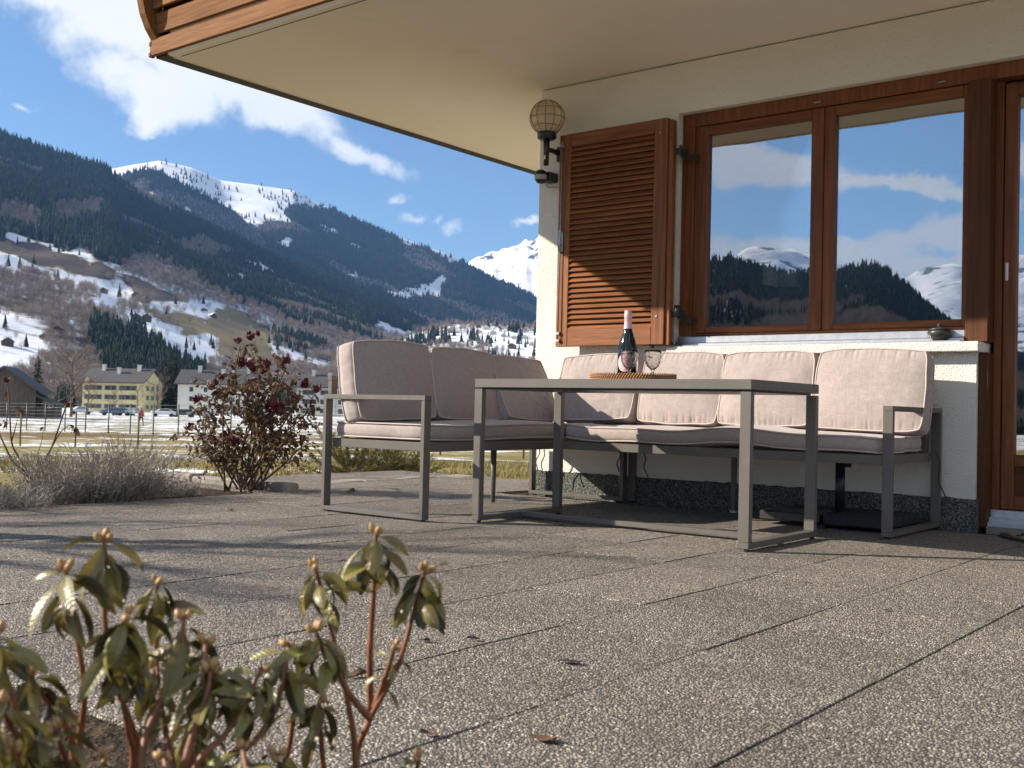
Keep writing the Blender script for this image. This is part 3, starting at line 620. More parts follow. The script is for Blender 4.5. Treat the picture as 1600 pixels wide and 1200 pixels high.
MB().lathe([(0,-.095),(0.058,-.095),(0.060,-.100),(0.060,-.128),(0.05,-.138),(0,-.138)],20).build('lamp_holder','black_plastic',lamp)
sm = MB().tube([(0,0,-.135),(0,0,-.19),(0,0,-.30)],[.022,.020,.0165],10); sm.build('stem','black_plastic',lamp)
MB().tube([(0,.0,-.20),(0,.06,-.195),(0,WY-5.42+.002,-.20)],[.016,.016,.022],8).build('arm','black_plastic',lamp)
MB().box(-.035,.035,WY-5.42-.03,WY-5.42+.004,-.245,-.15,.006).build('wall_plate','black_plastic',lamp)
MB().box(-.006,.006,-.018,-.015,-.265,-.24).build('sticker','white_plastic',lamp)
sp = at_y(845,276,5.48)
sens = empty('motion_sensor', (sp.x,5.48,sp.z), label='small black motion sensor with grey lens at the house corner below the lamp', cat='sensor')
MB().lathe([(0,-.045),(0.022,-.042),(0.036,-.025),(0.04,0.0),(0.036,.03),(0.02,.042),(0,.044)],16).build('sensor_head','black_plastic',sens)
MB().lathe([(0.0375,-.022),(0.0415,-.005),(0.0405,.008)],16).build('lens','curtain',sens)
MB().box(-.02,.05,.03,WY-5.48+.002,-.025,.035,.006).build('sensor_arm','black_plastic',sens)
cb = [at_y(850+6*i, 283+ (10 if 0<i<5 else 2), WY-.006) for i in range(6)]
MB().tube([(p.x-sp.x,p.y-5.48,p.z-sp.z) for p in cb],.0035,5).build('cable','steel',sens)
# ------------------------------------------------------------------ cushions
def cushion_bm(W, H, T, bul, seed, wr=0.004, nx=84, nz=52, sag=None):
    """box cushion: width W (x), height H (z), thickness T (y), front at -y; returns front/back/band mesh and its piping"""
    rr = random.Random(seed); ox, oz = rr.uniform(0,50), rr.uniform(0,50)
    bm = bmesh.new()
    folds = [(rr.uniform(-.9,.9), rr.choice((-1,1)), rr.uniform(.4,1.0), rr.uniform(.010,.032)*.55/max(W,.5)) for _ in range(46)]
    def pos(u, v, side):
        cr = 0.026
        x = W/2*u - math.copysign(min(W,H)/2*cr*2.0, u)*(abs(v)**9)*(abs(u)**5)*.55 ; z = H/2*v - math.copysign(min(W,H)/2*cr*2.0, v)*(abs(u)**9)*(abs(v)**5)*.55
        x -= math.copysign(.012,u)*(abs(u)**4)*(v*v-.25); z -= math.copysign(.010,v)*(abs(v)**4)*(u*u-.35)
        e = (1-abs(u)**3.2)*(1-abs(v)**3.2)
        y = -(T/2*.74 + bul*e)
        for (fu, fs, fa, fw) in folds:
            d = (u-fu)/fw; y += wr*2.6*fa*math.exp(-d*d)*math.exp(-(1-fs*v)*(5.0+6*fa))*(1-abs(v)**12)
        y += wr*0.9*(noise.noise(Vector((u*2.1+ox, v*2.1+oz, side*3.1))))*(e**.5) + wr*0.5*noise.noise(Vector((u*4.5+ox, v*9+u*3+oz, side*1.1)))*(e**.4)
        x += 0.006*noise.noise(Vector((ox, v*1.7, 2.2)))*abs(u)**3; z += 0.007*noise.noise(Vector((u*1.9+ox, oz, 5.2)))*abs(v)**3
        if sag: z, y = sag(x, z, y, side)
        return Vector((x, y*side, z))
    gf = [[bm.verts.new(pos(-1+2*i/nx, -1+2*j/nz, 1)) for j in range(nz+1)] for i in range(nx+1)]
    gb = [[bm.verts.new(pos(-1+2*i/nx, -1+2*j/nz, -1)) for j in range(nz+1)] for i in range(nx+1)]
    for i in range(nx):
        for j in range(nz):
            bm.faces.new((gf[i][j], gf[i+1][j], gf[i+1][j+1], gf[i][j+1])); bm.faces.new((gb[i][j], gb[i][j+1], gb[i+1][j+1], gb[i+1][j]))
    ring = [(i,0) for i in range(nx)] + [(nx,j) for j in range(nz)] + [(i,nz) for i in range(nx,0,-1)] + [(0,j) for j in range(nz,0,-1)]
    pf = [gf[i][j].co.copy() for i, j in ring]; pb = [gb[i][j].co.copy() for i, j in ring]
    n = len(ring); mids = []
    for k in range(n):
        a, b = pf[k], pb[k]; row = []
        i, j = ring[k]; out = Vector((0,0,0))
        if i == 0: out.x -= 1
        if i == nx: out.x += 1
        if j == 0: out.z -= 1
        if j == nz: out.z += 1
        out.normalize()
        for q in (.33,.67): row.append(bm.verts.new(a.lerp(b,q) + out*(.007+.004*noise.noise(Vector((k*.17,ox,q))))))
        mids.append(row)
    for k in range(n):
        k2 = (k+1) % n; A = [gf[ring[k][0]][ring[k][1]], *mids[k], gb[ring[k][0]][ring[k][1]]]; B = [gf[ring[k2][0]][ring[k2][1]], *mids[k2], gb[ring[k2][0]][ring[k2][1]]]
        for q in range(3): bm.faces.new((A[q], A[q+1], B[q+1], B[q]))
    bmesh.ops.recalc_face_normals(bm, faces=bm.faces)
    for f in bm.faces: f.smooth = True
    return bm, pf, pb
def cushion(name, W, H, T, bul, loc, rot, label, group, seed, cat='cushion', wr=0.0055, nx=84, nz=52, sag=None):
    bm, pf, pb = cushion_bm(W, H, T, bul, seed, wr, nx, nz, sag)
    me = bpy.data.meshes.new(name); bm.to_mesh(me); bm.free(); me.materials.append(MAT['fabric'])
    o = link(name, me, None, loc, rot, label, cat, group)
    for pts in (pf, pb):
        m = MB(); out = [Vector((p.x*1.006, p.y, p.z*1.006)) for p in pts]
        m.tube(out+[out[0]], .0042, 5, cap=False); m.build('piping', 'piping', o)
    return o

# ------------------------------------------------------------------ sofa frames (two modules of a corner sofa)
def frame_box(m, *b): m.box(*b, bev=.0018)
sofaL = empty('sofa_frame', (-4.175,3.75,0), label='taupe metal sofa frame of the left section with armrest nearest the rose bush', cat='sofa', group='two sections of the corner sofa')
def SF(root, name, mat, fn):
    m = MB(); fn(m); return m.build(name, mat, root, loc=(0,0,0), world=True)
x0,x1 = -4.175,-3.470; y0 = 3.750; bw, bd = .024, .046
SF(sofaL,'armrest','taupe_metal',lambda m: frame_box(m,x0,x1,y0,y0+bd,.571,.595))
SF(sofaL,'leg','taupe_metal',lambda m: frame_box(m,x0,x0+bw,y0,y0+bd,.030,.5705))
SF(sofaL,'leg','taupe_metal',lambda m: frame_box(m,x1-bw,x1,y0,y0+bd,.030,.5705))
SF(sofaL,'floor_bar','taupe_metal',lambda m: frame_box(m,x0,x1,y0,y0+bd,.008,.0295))
y9 = 5.545
SF(sofaL,'leg','taupe_metal',lambda m: frame_box(m,x0,x0+bw,y9-bd,y9,.030,.327))
SF(sofaL,'leg','taupe_metal',lambda m: frame_box(m,x1-bw,x1,y9-bd,y9,.030,.327))
SF(sofaL,'floor_bar','taupe_metal',lambda m: frame_box(m,x0,x1,y9-bd,y9,.008,.0295))
SF(sofaL,'seat_rail','taupe_metal',lambda m: frame_box(m,x1-.035,x1-.003,y0+bd,y9,.328,.372))
SF(sofaL,'seat_rail','taupe_metal',lambda m: frame_box(m,x0+.03,x0+.062,y0+bd,y9,.328,.372))
SF(sofaL,'seat_rail','taupe_metal',lambda m: frame_box(m,x0+bw+.0385,x1-.0355,y0+bd+.001,y0+bd+.03,.3285,.3715))
SF(sofaL,'seat_rail','taupe_metal',lambda m: frame_box(m,x0+.0625,x1-.0355,y9-.03,y9-.001,.3285,.3715))
for yy in (4.1,4.45,4.8,5.15): SF(sofaL,'seat_slat','taupe_metal',lambda m: frame_box(m,x0+.0625,x1-.0355,yy-.02,yy+.02,.345,.365))
for yy in (3.80,4.66,5.50): SF(sofaL,'back_post','taupe_metal',lambda m: frame_box(m,x0-.001,x0+.027,yy-.02,yy+.02,.3725 if yy>3.9 else .5955,.665))
SF(sofaL,'back_rail','taupe_metal',lambda m: frame_box(m,x0,x0+.026,3.78,5.52,.6655,.690))
SF(sofaL,'support_leg','taupe_metal',lambda m: m.tube([(-3.965,4.88,.328),(-3.945,4.86,.0)],[.019,.012],6))
for (fx,fy) in ((x0+.03,y0+.023),(x1-.03,y0+.023),(x0+.03,y9-.023),(x1-.03,y9-.023)): SF(sofaL,'foot','rubber',lambda m: m.box(fx-.013,fx+.013,fy-.016,fy+.016,0,.0075))

sofaR = empty('sofa_frame', (-1.65,4.85,0), label='taupe metal sofa frame of the right section along the wall, its armrest by the door', cat='sofa', group='two sections of the corner sofa')
X0,X1 = -3.465,-1.650; Y0,Y1 = 4.850,5.570
SF(sofaR,'armrest','taupe_metal',lambda m: frame_box(m,X1-bd,X1,Y0,Y1,.571,.595))
SF(sofaR,'leg','taupe_metal',lambda m: frame_box(m,X1-bd,X1,Y0,Y0+bw,.030,.5705))
SF(sofaR,'leg','taupe_metal',lambda m: frame_box(m,X1-bd,X1,Y1-bw,Y1,.030,.5705))
SF(sofaR,'floor_bar','taupe_metal',lambda m: frame_box(m,X1-bd,X1,Y0,Y1,.008,.0295))
SF(sofaR,'leg','taupe_metal',lambda m: frame_box(m,X0,X0+bd,Y1-bw,Y1,.008,.327))
SF(sofaR,'seat_rail','taupe_metal',lambda m: frame_box(m,X0,X1-bd-.0005,Y0+.003,Y0+.0295,.328,.372))
SF(sofaR,'seat_rail','taupe_metal',lambda m: frame_box(m,X0,X1-bd-.0005,Y1-.06,Y1-.03,.328,.372))
SF(sofaR,'seat_rail','taupe_metal',lambda m: frame_box(m,X1-bd-.03,X1-bd-.0005,Y0+.03,Y1-.061,.3285,.3715))
SF(sofaR,'seat_rail','taupe_metal',lambda m: frame_box(m,X0,X0+.03,Y0+.03,Y1-.061,.3285,.3715))
for xx in (-3.1,-2.75,-2.4,-2.05): SF(sofaR,'seat_slat','taupe_metal',lambda m: frame_box(m,xx-.02,xx+.02,Y0+.03,Y1-.061,.345,.365))
for xx in (-3.44,-2.55,-1.735): SF(sofaR,'back_post','taupe_metal',lambda m: frame_box(m,xx-.02,xx+.02,Y1-.027,Y1,.3725,.655))
SF(sofaR,'back_rail','taupe_metal',lambda m: frame_box(m,X0,-1.690,Y1-.026,Y1,.6555,.680))
SF(sofaR,'support_leg','taupe_metal',lambda m: frame_box(m,-2.735,-2.710,5.44,5.465,.012,.328))
SF(sofaR,'foot','white_plastic',lambda m: m.box(-2.737,-2.708,5.438,5.467,0,.0115))
for (fx,fy) in ((X1-.023,Y0+.03),(X1-.023,Y1-.03),(X0+.023,Y1-.03)): SF(sofaR,'foot','rubber',lambda m: m.box(fx-.016,fx+.016,fy-.013,fy+.013,0,.0075))

# seat cushions (lie flat: local z of the cushion -> depth, local y -> height)
FLAT = R(-90)
def flat_rot(rz): return (Matrix.Rotation(rz,3,'Z') @ Matrix.Rotation(R(-90),3,'X')).to_euler()
def sagR(x, z, y, side):
    # right end lifts a little at the front near the armrest, as a stuffed seat pad does
    k = 0.010*math.sin(x*5.2+.6) + 0.006*math.sin(x*11.0)
    return z, y*(1+.05*math.sin(x*6)) + (k*side)*-1*(.4+.6*(z<0))
def sagL(x, z, y, side):
    return z, y - side*0.006*math.sin(x*4.4+1.0)
cL = cushion('seat_cushion', 1.68, .655, .094, .014, (-3.835,4.645,.4225), flat_rot(R(90)), 'long taupe seat cushion on the left sofa section, facing the table', 'seat cushions on the sofa', 11, wr=.005, nx=150, nz=36, sag=sagL)
cR = cushion('seat_cushion', 1.745, .64, .092, .013, (-2.585,5.175,.424), flat_rot(0), 'long taupe seat cushion on the right sofa section, along the house wall', 'seat cushions on the sofa', 12, wr=.005, nx=150, nz=36, sag=sagR)
def tie(parent, pts, w=.0035):
    m = MB(); m.tube([Vector(p)-0*Vector(p) for p in pts], w, 5); o = m.build('tie_cord','piping' if w<.003 else 'dark_cloth'); o.parent = parent; o.matrix_parent_inverse = parent.matrix_basis.inverted(); return o
bpy.context.view_layer.update()
def cord(parent, a, b, bow=0.01, w=.0035):
    a, b = Vector(a), Vector(b); pts=[a.lerp(b,i/6)+Vector((bow*math.sin(i*1.3),0,0)) for i in range(7)]
    return tie(parent, pts, w)
cord(cR, at_y(968,706,5.2), at_y(965,737,5.22)); cord(cR, at_y(1006,708,5.25), at_y(1010,745,5.27))
cord(cR, at_y(1462,706,5.50), at_y(1476,782,5.52), .012); cord(cL, at_y(868,702,5.5), at_y(880,745,5.52)); cord(cL, at_y(842,700,5.48), at_y(838,735,5.5),.012)
cord(cL, at_y(850,702,5.46), at_y(846,740,5.48))

# back cushions
LB = 'back cushions on the sofa'
LEAN = R(-11)
def back_rot(rz, lean, roll=0): return (Matrix.Rotation(rz,3,'Z') @ Matrix.Rotation(lean,3,'X') @ Matrix.Rotation(roll,3,'Y')).to_euler()
# left section: front faces +x
for (yc, W_, H_, lean, roll, lab, dz, dx) in (
    (4.055,.57,.405,-10,-1.0,'taupe back cushion at the open end of the left sofa section, nearest the rose bush',0,0),
    (4.625,.545,.395,-11,0.6,'taupe back cushion in the middle of the left sofa section, between two others',0,0),
    (5.135,.50,.40,-24,2.0,'taupe back cushion slumped lower in the corner at the end of the left sofa section',-.018,.03)):
    cushion('back_cushion', W_, H_, .155, .026, (-4.02+dx, yc, .665+dz), back_rot(R(90), R(lean), R(roll)), lab, LB, int(yc*100))
for (xc, W_, H_, lean, roll, lab, dz) in (
    (-3.545,.53,.39,-15,-1.2,'taupe back cushion at the sofa corner under the closed shutter, half in shade',0),
    (-2.985,.50,.40,-12,0.5,'taupe back cushion behind the bottle and goblets on the right sofa section',0),
    (-2.475,.515,.395,-12,-0.6,'taupe back cushion behind the right end of the table, second from the armrest',0),
    (-1.925,.545,.405,-11,0.4,'taupe back cushion next to the right armrest, casting a shadow on the white wall',0)):
    cushion('back_cushion', W_, H_, .155, .026, (xc, 5.355, .668+dz), back_rot(0, R(lean), R(roll)), lab, LB, int(-xc*100))

# ------------------------------------------------------------------ table
tb = empty('table', (-1.90,3.935,0), label='taupe metal garden table with slim frame legs in front of the corner sofa', cat='table')
tx0,tx1,ty0,ty1 = -3.325,-1.898,3.938,4.612
SF(tb,'tabletop','taupe_metal',lambda m: frame_box(m,tx0,tx1,ty0,ty1,.640,.681))
SF(tb,'apron','black_plastic',lambda m: m.box(tx0+.03,tx1-.03,ty0+.02,ty1-.02,.632,.6395))
lw = .047; ld=.03
for X in (tx0, tx1-lw):
    for Y in (ty0, ty1-ld):
        SF(tb,'leg','taupe_metal',lambda m: frame_box(m,X,X+lw,Y,Y+ld,.036 if True else 0,.6315))
        SF(tb,'foot','rubber',lambda m: m.tube([(X+lw-.016,Y+.016,0),(X+lw-.016,Y+.016,.0095)],.011,8))
    SF(tb,'floor_bar','taupe_metal',lambda m: frame_box(m,X,X+lw,ty0,ty1,.010,.0355))
SF(tb,'stretcher','taupe_metal',lambda m: frame_box(m,tx0+lw+.0005,tx1-lw-.0005,4.262,4.300,.012,.0350))

# ------------------------------------------------------------------ tray, bottle, goblets
TY = 4.30; TZ = .681
tray = empty('tray', (-2.674,TY,TZ), label='oval woven rattan tray on the table carrying the bottle and goblets', cat='tray')
A_, B_ = .214, .150
m = MB(); m.lathe([(0,.003),(.975,.003),(.975,.030),(.95,.030),(.94,.012),(0,.012)],48)
bmesh.ops.scale(m.bm, vec=(A_,B_,1), verts=m.bm.verts); m.build('tray_base','rattan_dark',tray)
m = MB(); nS = 96
for row, (z0,z1) in enumerate(((.0015,.0165),(.0125,.0275),(.0225,.0365))):
    for k in range(nS):
        a0 = 2*math.pi*(k+.5*row)/nS; a1 = a0 + 2*math.pi/nS*.95
        p0 = Vector((A_*.985*math.cos(a0), B_*.985*math.sin(a0), z0)); p1 = Vector((A_*.985*math.cos(a1), B_*.985*math.sin(a1), z1))
        pm = (p0+p1)/2; pm.x *= 1.022; pm.y *= 1.022
        m.tube([p0,pm,p1],[.0026,.0042,.0026],5)
m.build('weave','rattan',tray,kind='stuff')

bo = empty('bottle', (-2.716,TY+.02,TZ+.0125), label='dark sparkling wine bottle with pink foil neck and pink label on the tray', cat='bottle')
bp = [(0,0),(.040,0),(.0455,.006),(.0455,.125),(.0445,.145),(.038,.175),(.028,.205),(.021,.228),(.0178,.245),(.0165,.262),(.0162,.30)]
MB().lathe(bp,28).build('bottle_body','bottle_glass',bo)
MB().lathe([(.0200,.2365),(.0187,.245),(.0176,.262),(.0172,.285),(.0185,.290),(.0185,.306),(.0172,.310),(.0172,.322),(.0,.3235)],24).build('foil','bottle_foil',bo)
def bent(poly, r, zc, th0):
    return [(r*math.sin(th0+x/r), -r*math.cos(th0+x/r), zc+z) for x, z in poly]
th0 = math.atan2(bo.location.x, bo.location.y)*-1 - R(14)
m = MB(); n=24; rings=[]
for q in (0.001,.25,.5,.75,1.0):
    rings.append([m.bm.verts.new(p) for p in bent([(.040*q*math.cos(2*math.pi*k/n), .042*q*math.sin(2*math.pi*k/n)) for k in range(n)], .0463, .075, th0)])
for a, b_ in zip(rings, rings[1:]):
    for k in range(n): m.bm.faces.new((a[k],a[(k+1)%n],b_[(k+1)%n],b_[k])).smooth=True
m.bm.faces.new(rings[0]); bmesh.ops.recalc_face_normals(m.bm, faces=m.bm.faces)
m.build('label','bottle_label',bo)
cu = bpy.data.curves.new('label_text','FONT'); cu.body = 'Ro'; cu.size=.026; cu.shear=.25; cu.resolution_u=2
to = bpy.data.objects.new('label_text_tmp', cu); COL.objects.link(to); bpy.context.view_layer.update()
me = bpy.data.meshes.new_from_object(to.evaluated_get(bpy.context.evaluated_depsgraph_get())); bpy.data.objects.remove(to); me.name='lettering'
for v in me.vertices:
    x, z = v.co.x-.024, v.co.y+.004
    v.co = Vector(bent([(x,z)], .0468, .075, th0)[0])
me.materials.clear(); me.materials.append(MAT['label_ink']); link('lettering', me, bo)

for (px, yy, lab) in ((983,TY-.045,'smoky pressed glass goblet in front of the bottle'),(1020,TY+.0,'smoky pressed glass goblet standing alone right of the bottle')):
    p = at_y(px, 575, yy)
    g = empty('goblet', (p.x,yy,TZ+.0125), label=lab+' on the tray', cat='goblet', group='two goblets on the tray')
    MB().lathe([(0,0),(.030,0),(.031,.003),(.012,.010),(.0065,.018),(.0075,.028),(.006,.036),(.012,.0440),(0,.0442)],24).build('stem','goblet_glass',g)
    MB().lathe([(0,.0465),(.012,.0445),(.027,.058),(.036,.078),(.0395,.098),(.0395,.116),(.038,.132),(.0362,.132),(.0375,.114),(.0372,.098),(.0335,.079),(.024,.061),(.010,.0495),(0,.0485)],24).build('bowl','goblet_glass',g)

# ------------------------------------------------------------------ lidded pot on the sill
pt = at_y(1468,531,WY-.015)
pot = empty('lidded_pot', (pt.x,WY-.018,.9345), label='small black lidded ceramic pot on the right end of the window sill', cat='pot')
MB().lathe([(0,0),(.030,0),(.036,.004),(.052,.022),(.058,.036),(.055,.047),(.046,.053),(0,.053)],28).build('pot_body','pot',pot)
MB().lathe([(.050,.0535),(.051,.057),(.040,.062),(.018,.066),(.007,.068),(.006,.073),(.011,.077),(.011,.081),(.006,.084),(0,.085)],28).build('lid','pot',pot)

# ------------------------------------------------------------------ parasol base under the sofa
pb = empty('parasol_base', (-2.06,5.30,0), label='dark parasol base with bare pole standing under the right sofa section', cat='parasol base')
for i, (dx, dy) in enumerate(((-.165,-.13),(.165,-.13),(-.165,.13),(.165,.13))):
    MB().box(-.155,.155,-.12,.12,0.018,.068,.008).build('weight_plate','rubber' if i!=0 else 'pot',pb,loc=(dx,dy,0))
MB().box(-.33,.33,-.02,.02,0,.0175).build('cross_bar','black_plastic',pb); MB().box(-.02,.02,-.25,.25,.0005,.0172).build('cross_bar','black_plastic',pb)
pp = at_y(1312,790,5.30)
MB().tube([(pp.x+2.06,0,.068),(pp.x+2.06,0,.32)],.024,14).build('pole','black_plastic',pb)
MB().tube([(pp.x+2.06+.024,0,.30),(pp.x+2.06+.055,0,.30)],.010,8).build('knob','black_plastic',pb)

# ------------------------------------------------------------------ doormat
mp_ = at_z(1562,832,.0)
dm = empty('doormat', (-0.95,5.33,0), label='half round coir doormat with black rubber edge in front of the door', cat='doormat')
def halfround(rx, ry, n=24): return [(rx*math.cos(math.pi+math.pi*k/n), ry*math.sin(math.pi+math.pi*k/n)) for k in range(n+1)]
o = MB().prism([(x,y,0) for x,y in halfround(.40,.34)],(0,0,.010)).build('rubber_edge','rubber',dm,loc=(0,.17,0))
o = MB().prism([(x,y,.0102) for x,y in halfround(.355,.295)],(0,0,.006)).build('coir_field','coir',dm,loc=(0,.15,0))
m = MB(); rr = random.Random(4)
for sgn in (-1,1):
    for k in range(3):
        pts=[(sgn*(.05+.24*i/10), -.05-.04*k-.05*math.sin(i*.5+k), .0168) for i in range(11)]
        m.tube(pts,.007,4)
for k in range(10): m.tube([(-.28+.056*k,-.02,.0168),(-.26+.056*k,-.045,.0168)],.007,4)
m.build('scroll_pattern','rubber',dm,loc=(0,.15,0))
# ------------------------------------------------------------------ planting beds, kerb, grass
GZ = [(0,-.06),(7,-.065),(9,-.11),(12,-.22),(25,-.65),(45,-1.15),(68,-1.5),(110,-1.95),(180,-2.25),(330,-2.7),(600,-3.2),(12000,-3.4)]
def gz(d): return float(np.interp(d, [a for a,_ in GZ], [b for _,b in GZ]))
MB().box(-6.35,-5.21,1.6,4.42,-.25,-.012).build('planting_bed','soil',kind='structure')
MB().box(-4.5,3.0,-3.5,1.03,-.2,-.012).build('planting_bed','soil',kind='structure')
kb = empty('bed_kerb', (-5.7,4.47,0), label='low pale stone kerb at the end of the planting bed under the rose bush', cat='kerb')
rr = random.Random(2)
for k in range(4):
    x = -6.55+.33*k
    MB().box(-.16,.16,-.06,.06,-.1,.045+rr.uniform(-.008,.006),.012).build('stone','stone',kb,loc=(x+5.7+.16,rr.uniform(-.02,.02),0),rot=(0,0,rr.uniform(-.03,.03)))
eg = empty('edging_stones', (-5.7,5.6,0), label='uneven row of flat pale edging stones where the patio meets the lawn behind the sofa', cat='edging')
for k in range(5):
    MB().box(-.18,.18,-.11,.11,-.1,rr.uniform(-.012,.012),.012).build('stone','stone',eg,loc=(rr.uniform(-.06,.06),-.75+.40*k,0),rot=(rr.uniform(-.04,.04),rr.uniform(-.04,.04),R(90)+rr.uniform(-.1,.1)))

def blades(name, pts, hmin, hmax, w, mat, lean=.5, seed=0, **kw):
    rr = random.Random(seed); V=[]; F=[]
    for (x,y,z) in pts:
        a = rr.uniform(0,6.283); h = rr.uniform(hmin,hmax); l = h*rr.uniform(0,lean); b = rr.uniform(0,6.283)
        dx,dy = math.cos(a)*w, math.sin(a)*w; lx,ly = math.cos(b)*l, math.sin(b)*l
        i=len(V); V += [(x-dx,y-dy,z),(x+dx,y+dy,z),(x+lx*.45+dx*.7,y+ly*.45+dy*.7,z+h*.6),(x+lx*.45-dx*.7,y+ly*.45-dy*.7,z+h*.6),(x+lx,y+ly,z+h)]
        F += [(i,i+1,i+2,i+3),(i+3,i+2,i+4)]
    return link(name, from_np(name,V,F,mat), kind='stuff', **kw)
pts=[]
rr = random.Random(8)
while len(pts) < 30000:
    az = R(rr.uniform(-72,-22)); d = 5.0+ (rr.random()**1.6)*17
    x,y = d*math.sin(az), d*math.cos(az)
    if x > -5.75 and y < 6.75: continue
    if x > -4.25 and y > 5.5: continue
    if -6.4 < x < -5.2 and y < 4.45: continue
    if noise.noise(Vector((x*.55,y*.55,3.3))) < -.12: continue
    pts.append((x,y,gz(d)-.005))
blades('grass', pts, .03,.10,.004,'grass_blade',.9,1)

# ------------------------------------------------------------------ leaves for shrubs
def leaf_mesh(name, L, Wd, droop, fold, mat, curl=0.0, n=6):
    V=[]; F=[]
    for i in range(n+1):
        t=i/n; w = Wd*math.sin(math.pi*min(1,(t*.93+.035)))**.75*(1-.18*t); ang = droop*t
        x = L*(math.sin(ang)/droop if abs(droop)>1e-3 else t); z = -L*((1-math.cos(ang))/droop if abs(droop)>1e-3 else 0)
        for s in (-1,-.5,0,.5,1):
            V.append((x, w*s/1.0*.5, z + abs(s)*w*fold - curl*(s*s)*w))
    for i in range(n):
        for k in range(4):
            a=i*5+k; F.append((a,a+1,a+6,a+5))
    # a short petiole
    i=len(V); V += [(-L*.16,-.0012,-.0),( -L*.16,.0012,0),(.0,.0012,0),(.0,-.0012,0)]; F.append((i,i+3,i+2,i+1))
    return from_np(name, V, F, mat, True)
def orient(o, d, roll=0.0, up=Vector((0,0,1))):
    d = Vector(d).normalized(); s = up.cross(d)
    s = s.normalized() if s.length > 1e-4 else Vector((1,0,0)); u = d.cross(s)
    m = Matrix((d, s, u)).transposed() @ Matrix.Rotation(roll,3,'X')
    o.rotation_euler = m.to_euler()
def bez(p, n=10):
    """smooth curve through points"""
    P=[Vector(q) for q in p]; out=[]
    P=[P[0]*2-P[1]]+P+[P[-1]*2-P[-2]]
    for i in range(1,len(P)-2):
        for k in range(n):
            t=k/n; a,b,c,d=P[i-1],P[i],P[i+1],P[i+2]
            out.append(.5*((2*b)+(c-a)*t+(2*a-5*b+4*c-d)*t*t+(3*b-a-3*c+d)*t**3))
    return out+[P[-2]]

# ------------------------------------------------------------------ rhododendrons in the foreground
RL = [leaf_mesh('leaf', L, Wd, dr, fo, 'rhodo_leaf', cu) for L,Wd,dr,fo,cu in ((.062,.0205,1.1,.22,0),(.056,.019,1.5,.30,0),(.066,.021,.75,.18,0),(.052,.019,1.75,.35,0),(.058,.020,1.3,-.05,.25),(.05,.022,.5,.12,0))]
budm = MB().lathe([(0,0),(.0038,.002),(.0052,.006),(.0048,.010),(.0026,.0145),(0,.017)],8).mesh('bud','bud')
def rhodo(label, stems, base_d, seed):
    """stems: list of pixel polylines from tip to root with a depth"""
    rr = random.Random(seed)
    r0 = at_d(*stems[0][0][-1], stems[0][1]); root = Vector((r0.x, r0.y, -.012))
    pl = empty('rhododendron', root, label=label, cat='shrub', group='rhododendrons in the foreground bed')
    for poly, d, size, nl in stems:
        pts = [at_d(px,py,d+.02*i*(1 if seed%2 else -1)) for i,(px,py) in enumerate(poly)]
        low = pts[-1]
        if low.z > .03 and poly[-1][1] > 1150: pts.append(Vector((low.x+(root.x-low.x)*.6, low.y+(root.y-low.y)*.6, -.012)))
        cv = bez(pts, 6); n=len(cv)
        rad=[.0021+.0024*(i/(n-1)) for i in range(n)]
        m=MB(); m.tube([p-root for p in cv], rad, 7); m.build('stem','rhodo_stem',pl)
        tip = cv[0]; ax = (cv[0]-cv[3]).normalized()
        # buds
        for k in range(rr.choice((3,4,4,5)) if nl>2 else 2):
            o = link('bud', budm, pl, loc=tip-root-ax*.004); a=rr.uniform(0,6.28); sp_=rr.uniform(.25,1.0)
            s_,u_ = ax.orthogonal().normalized(), ax.cross(ax.orthogonal().normalized())
            d_ = (ax + (s_*math.cos(a)+u_*math.sin(a))*sp_).normalized(); o.rotation_euler = d_.to_track_quat('Z','Y').to_euler(); o.scale=[size*rr.uniform(.55,.9)]*3; o.location += (s_*math.cos(a)+u_*math.sin(a))*.003
        # whorl of leaves below the buds
        for k in range(nl+3):
            a = 2*math.pi*(k*.382)+rr.uniform(-.4,.4)+seed; h = .002+.030*(k/max(1,nl))**1.3+rr.uniform(0,.008)
            i_ = 0; base = tip-ax*h
            out = Vector((math.cos(a),math.sin(a),rr.choice((rr.uniform(-1.6,-.6),rr.uniform(-1.2,-.3),rr.uniform(-1.0,-.1),rr.uniform(-.3,.35)))))
            o = link('leaf', rr.choice(RL), pl); out.normalize(); o.location = base-root+out*.008; orient(o, out, rr.uniform(-.8,.8)); s_=size*rr.uniform(.6,1.05); o.scale=(s_,s_*rr.uniform(.9,1.1),s_)
    return pl
S=1.0
rhodo('tall rhododendron at the left edge of the foreground with two bud crowns rising highest', [
    ([(101,885),(112,950),(132,1080),(120,1195)],1.10,1.0,9),
    ([(162,842),(168,900),(164,965),(178,1060),(215,1165),(205,1230)],1.14,1.05,12),
    ([(198,960),(185,1000),(150,1050),(132,1085)],1.10,1.05,11),
    ([(246,905),(247,945),(246,985),(240,1080),(222,1180)],1.22,.9,8),
    ([(43,1052),(70,1090),(105,1140),(115,1200)],1.08,1.0,9),
    ([(-8,985),(10,1060),(40,1150),(75,1215)],1.02,1.05,9),
    ([(188,1015),(186,1060),(200,1140),(205,1210)],1.12,.95,9),
    ([(0,1100),(20,1140),(60,1200)],1.00,1.0,9),
    ([(85,1135),(100,1180),(110,1230)],1.05,.9,7),
    ([(160,1183),(170,1215),(175,1240)],1.08,.85,8),
    ([(20,1170),(40,1215),(60,1240)],1.0,1.0,9)],1.1,1)
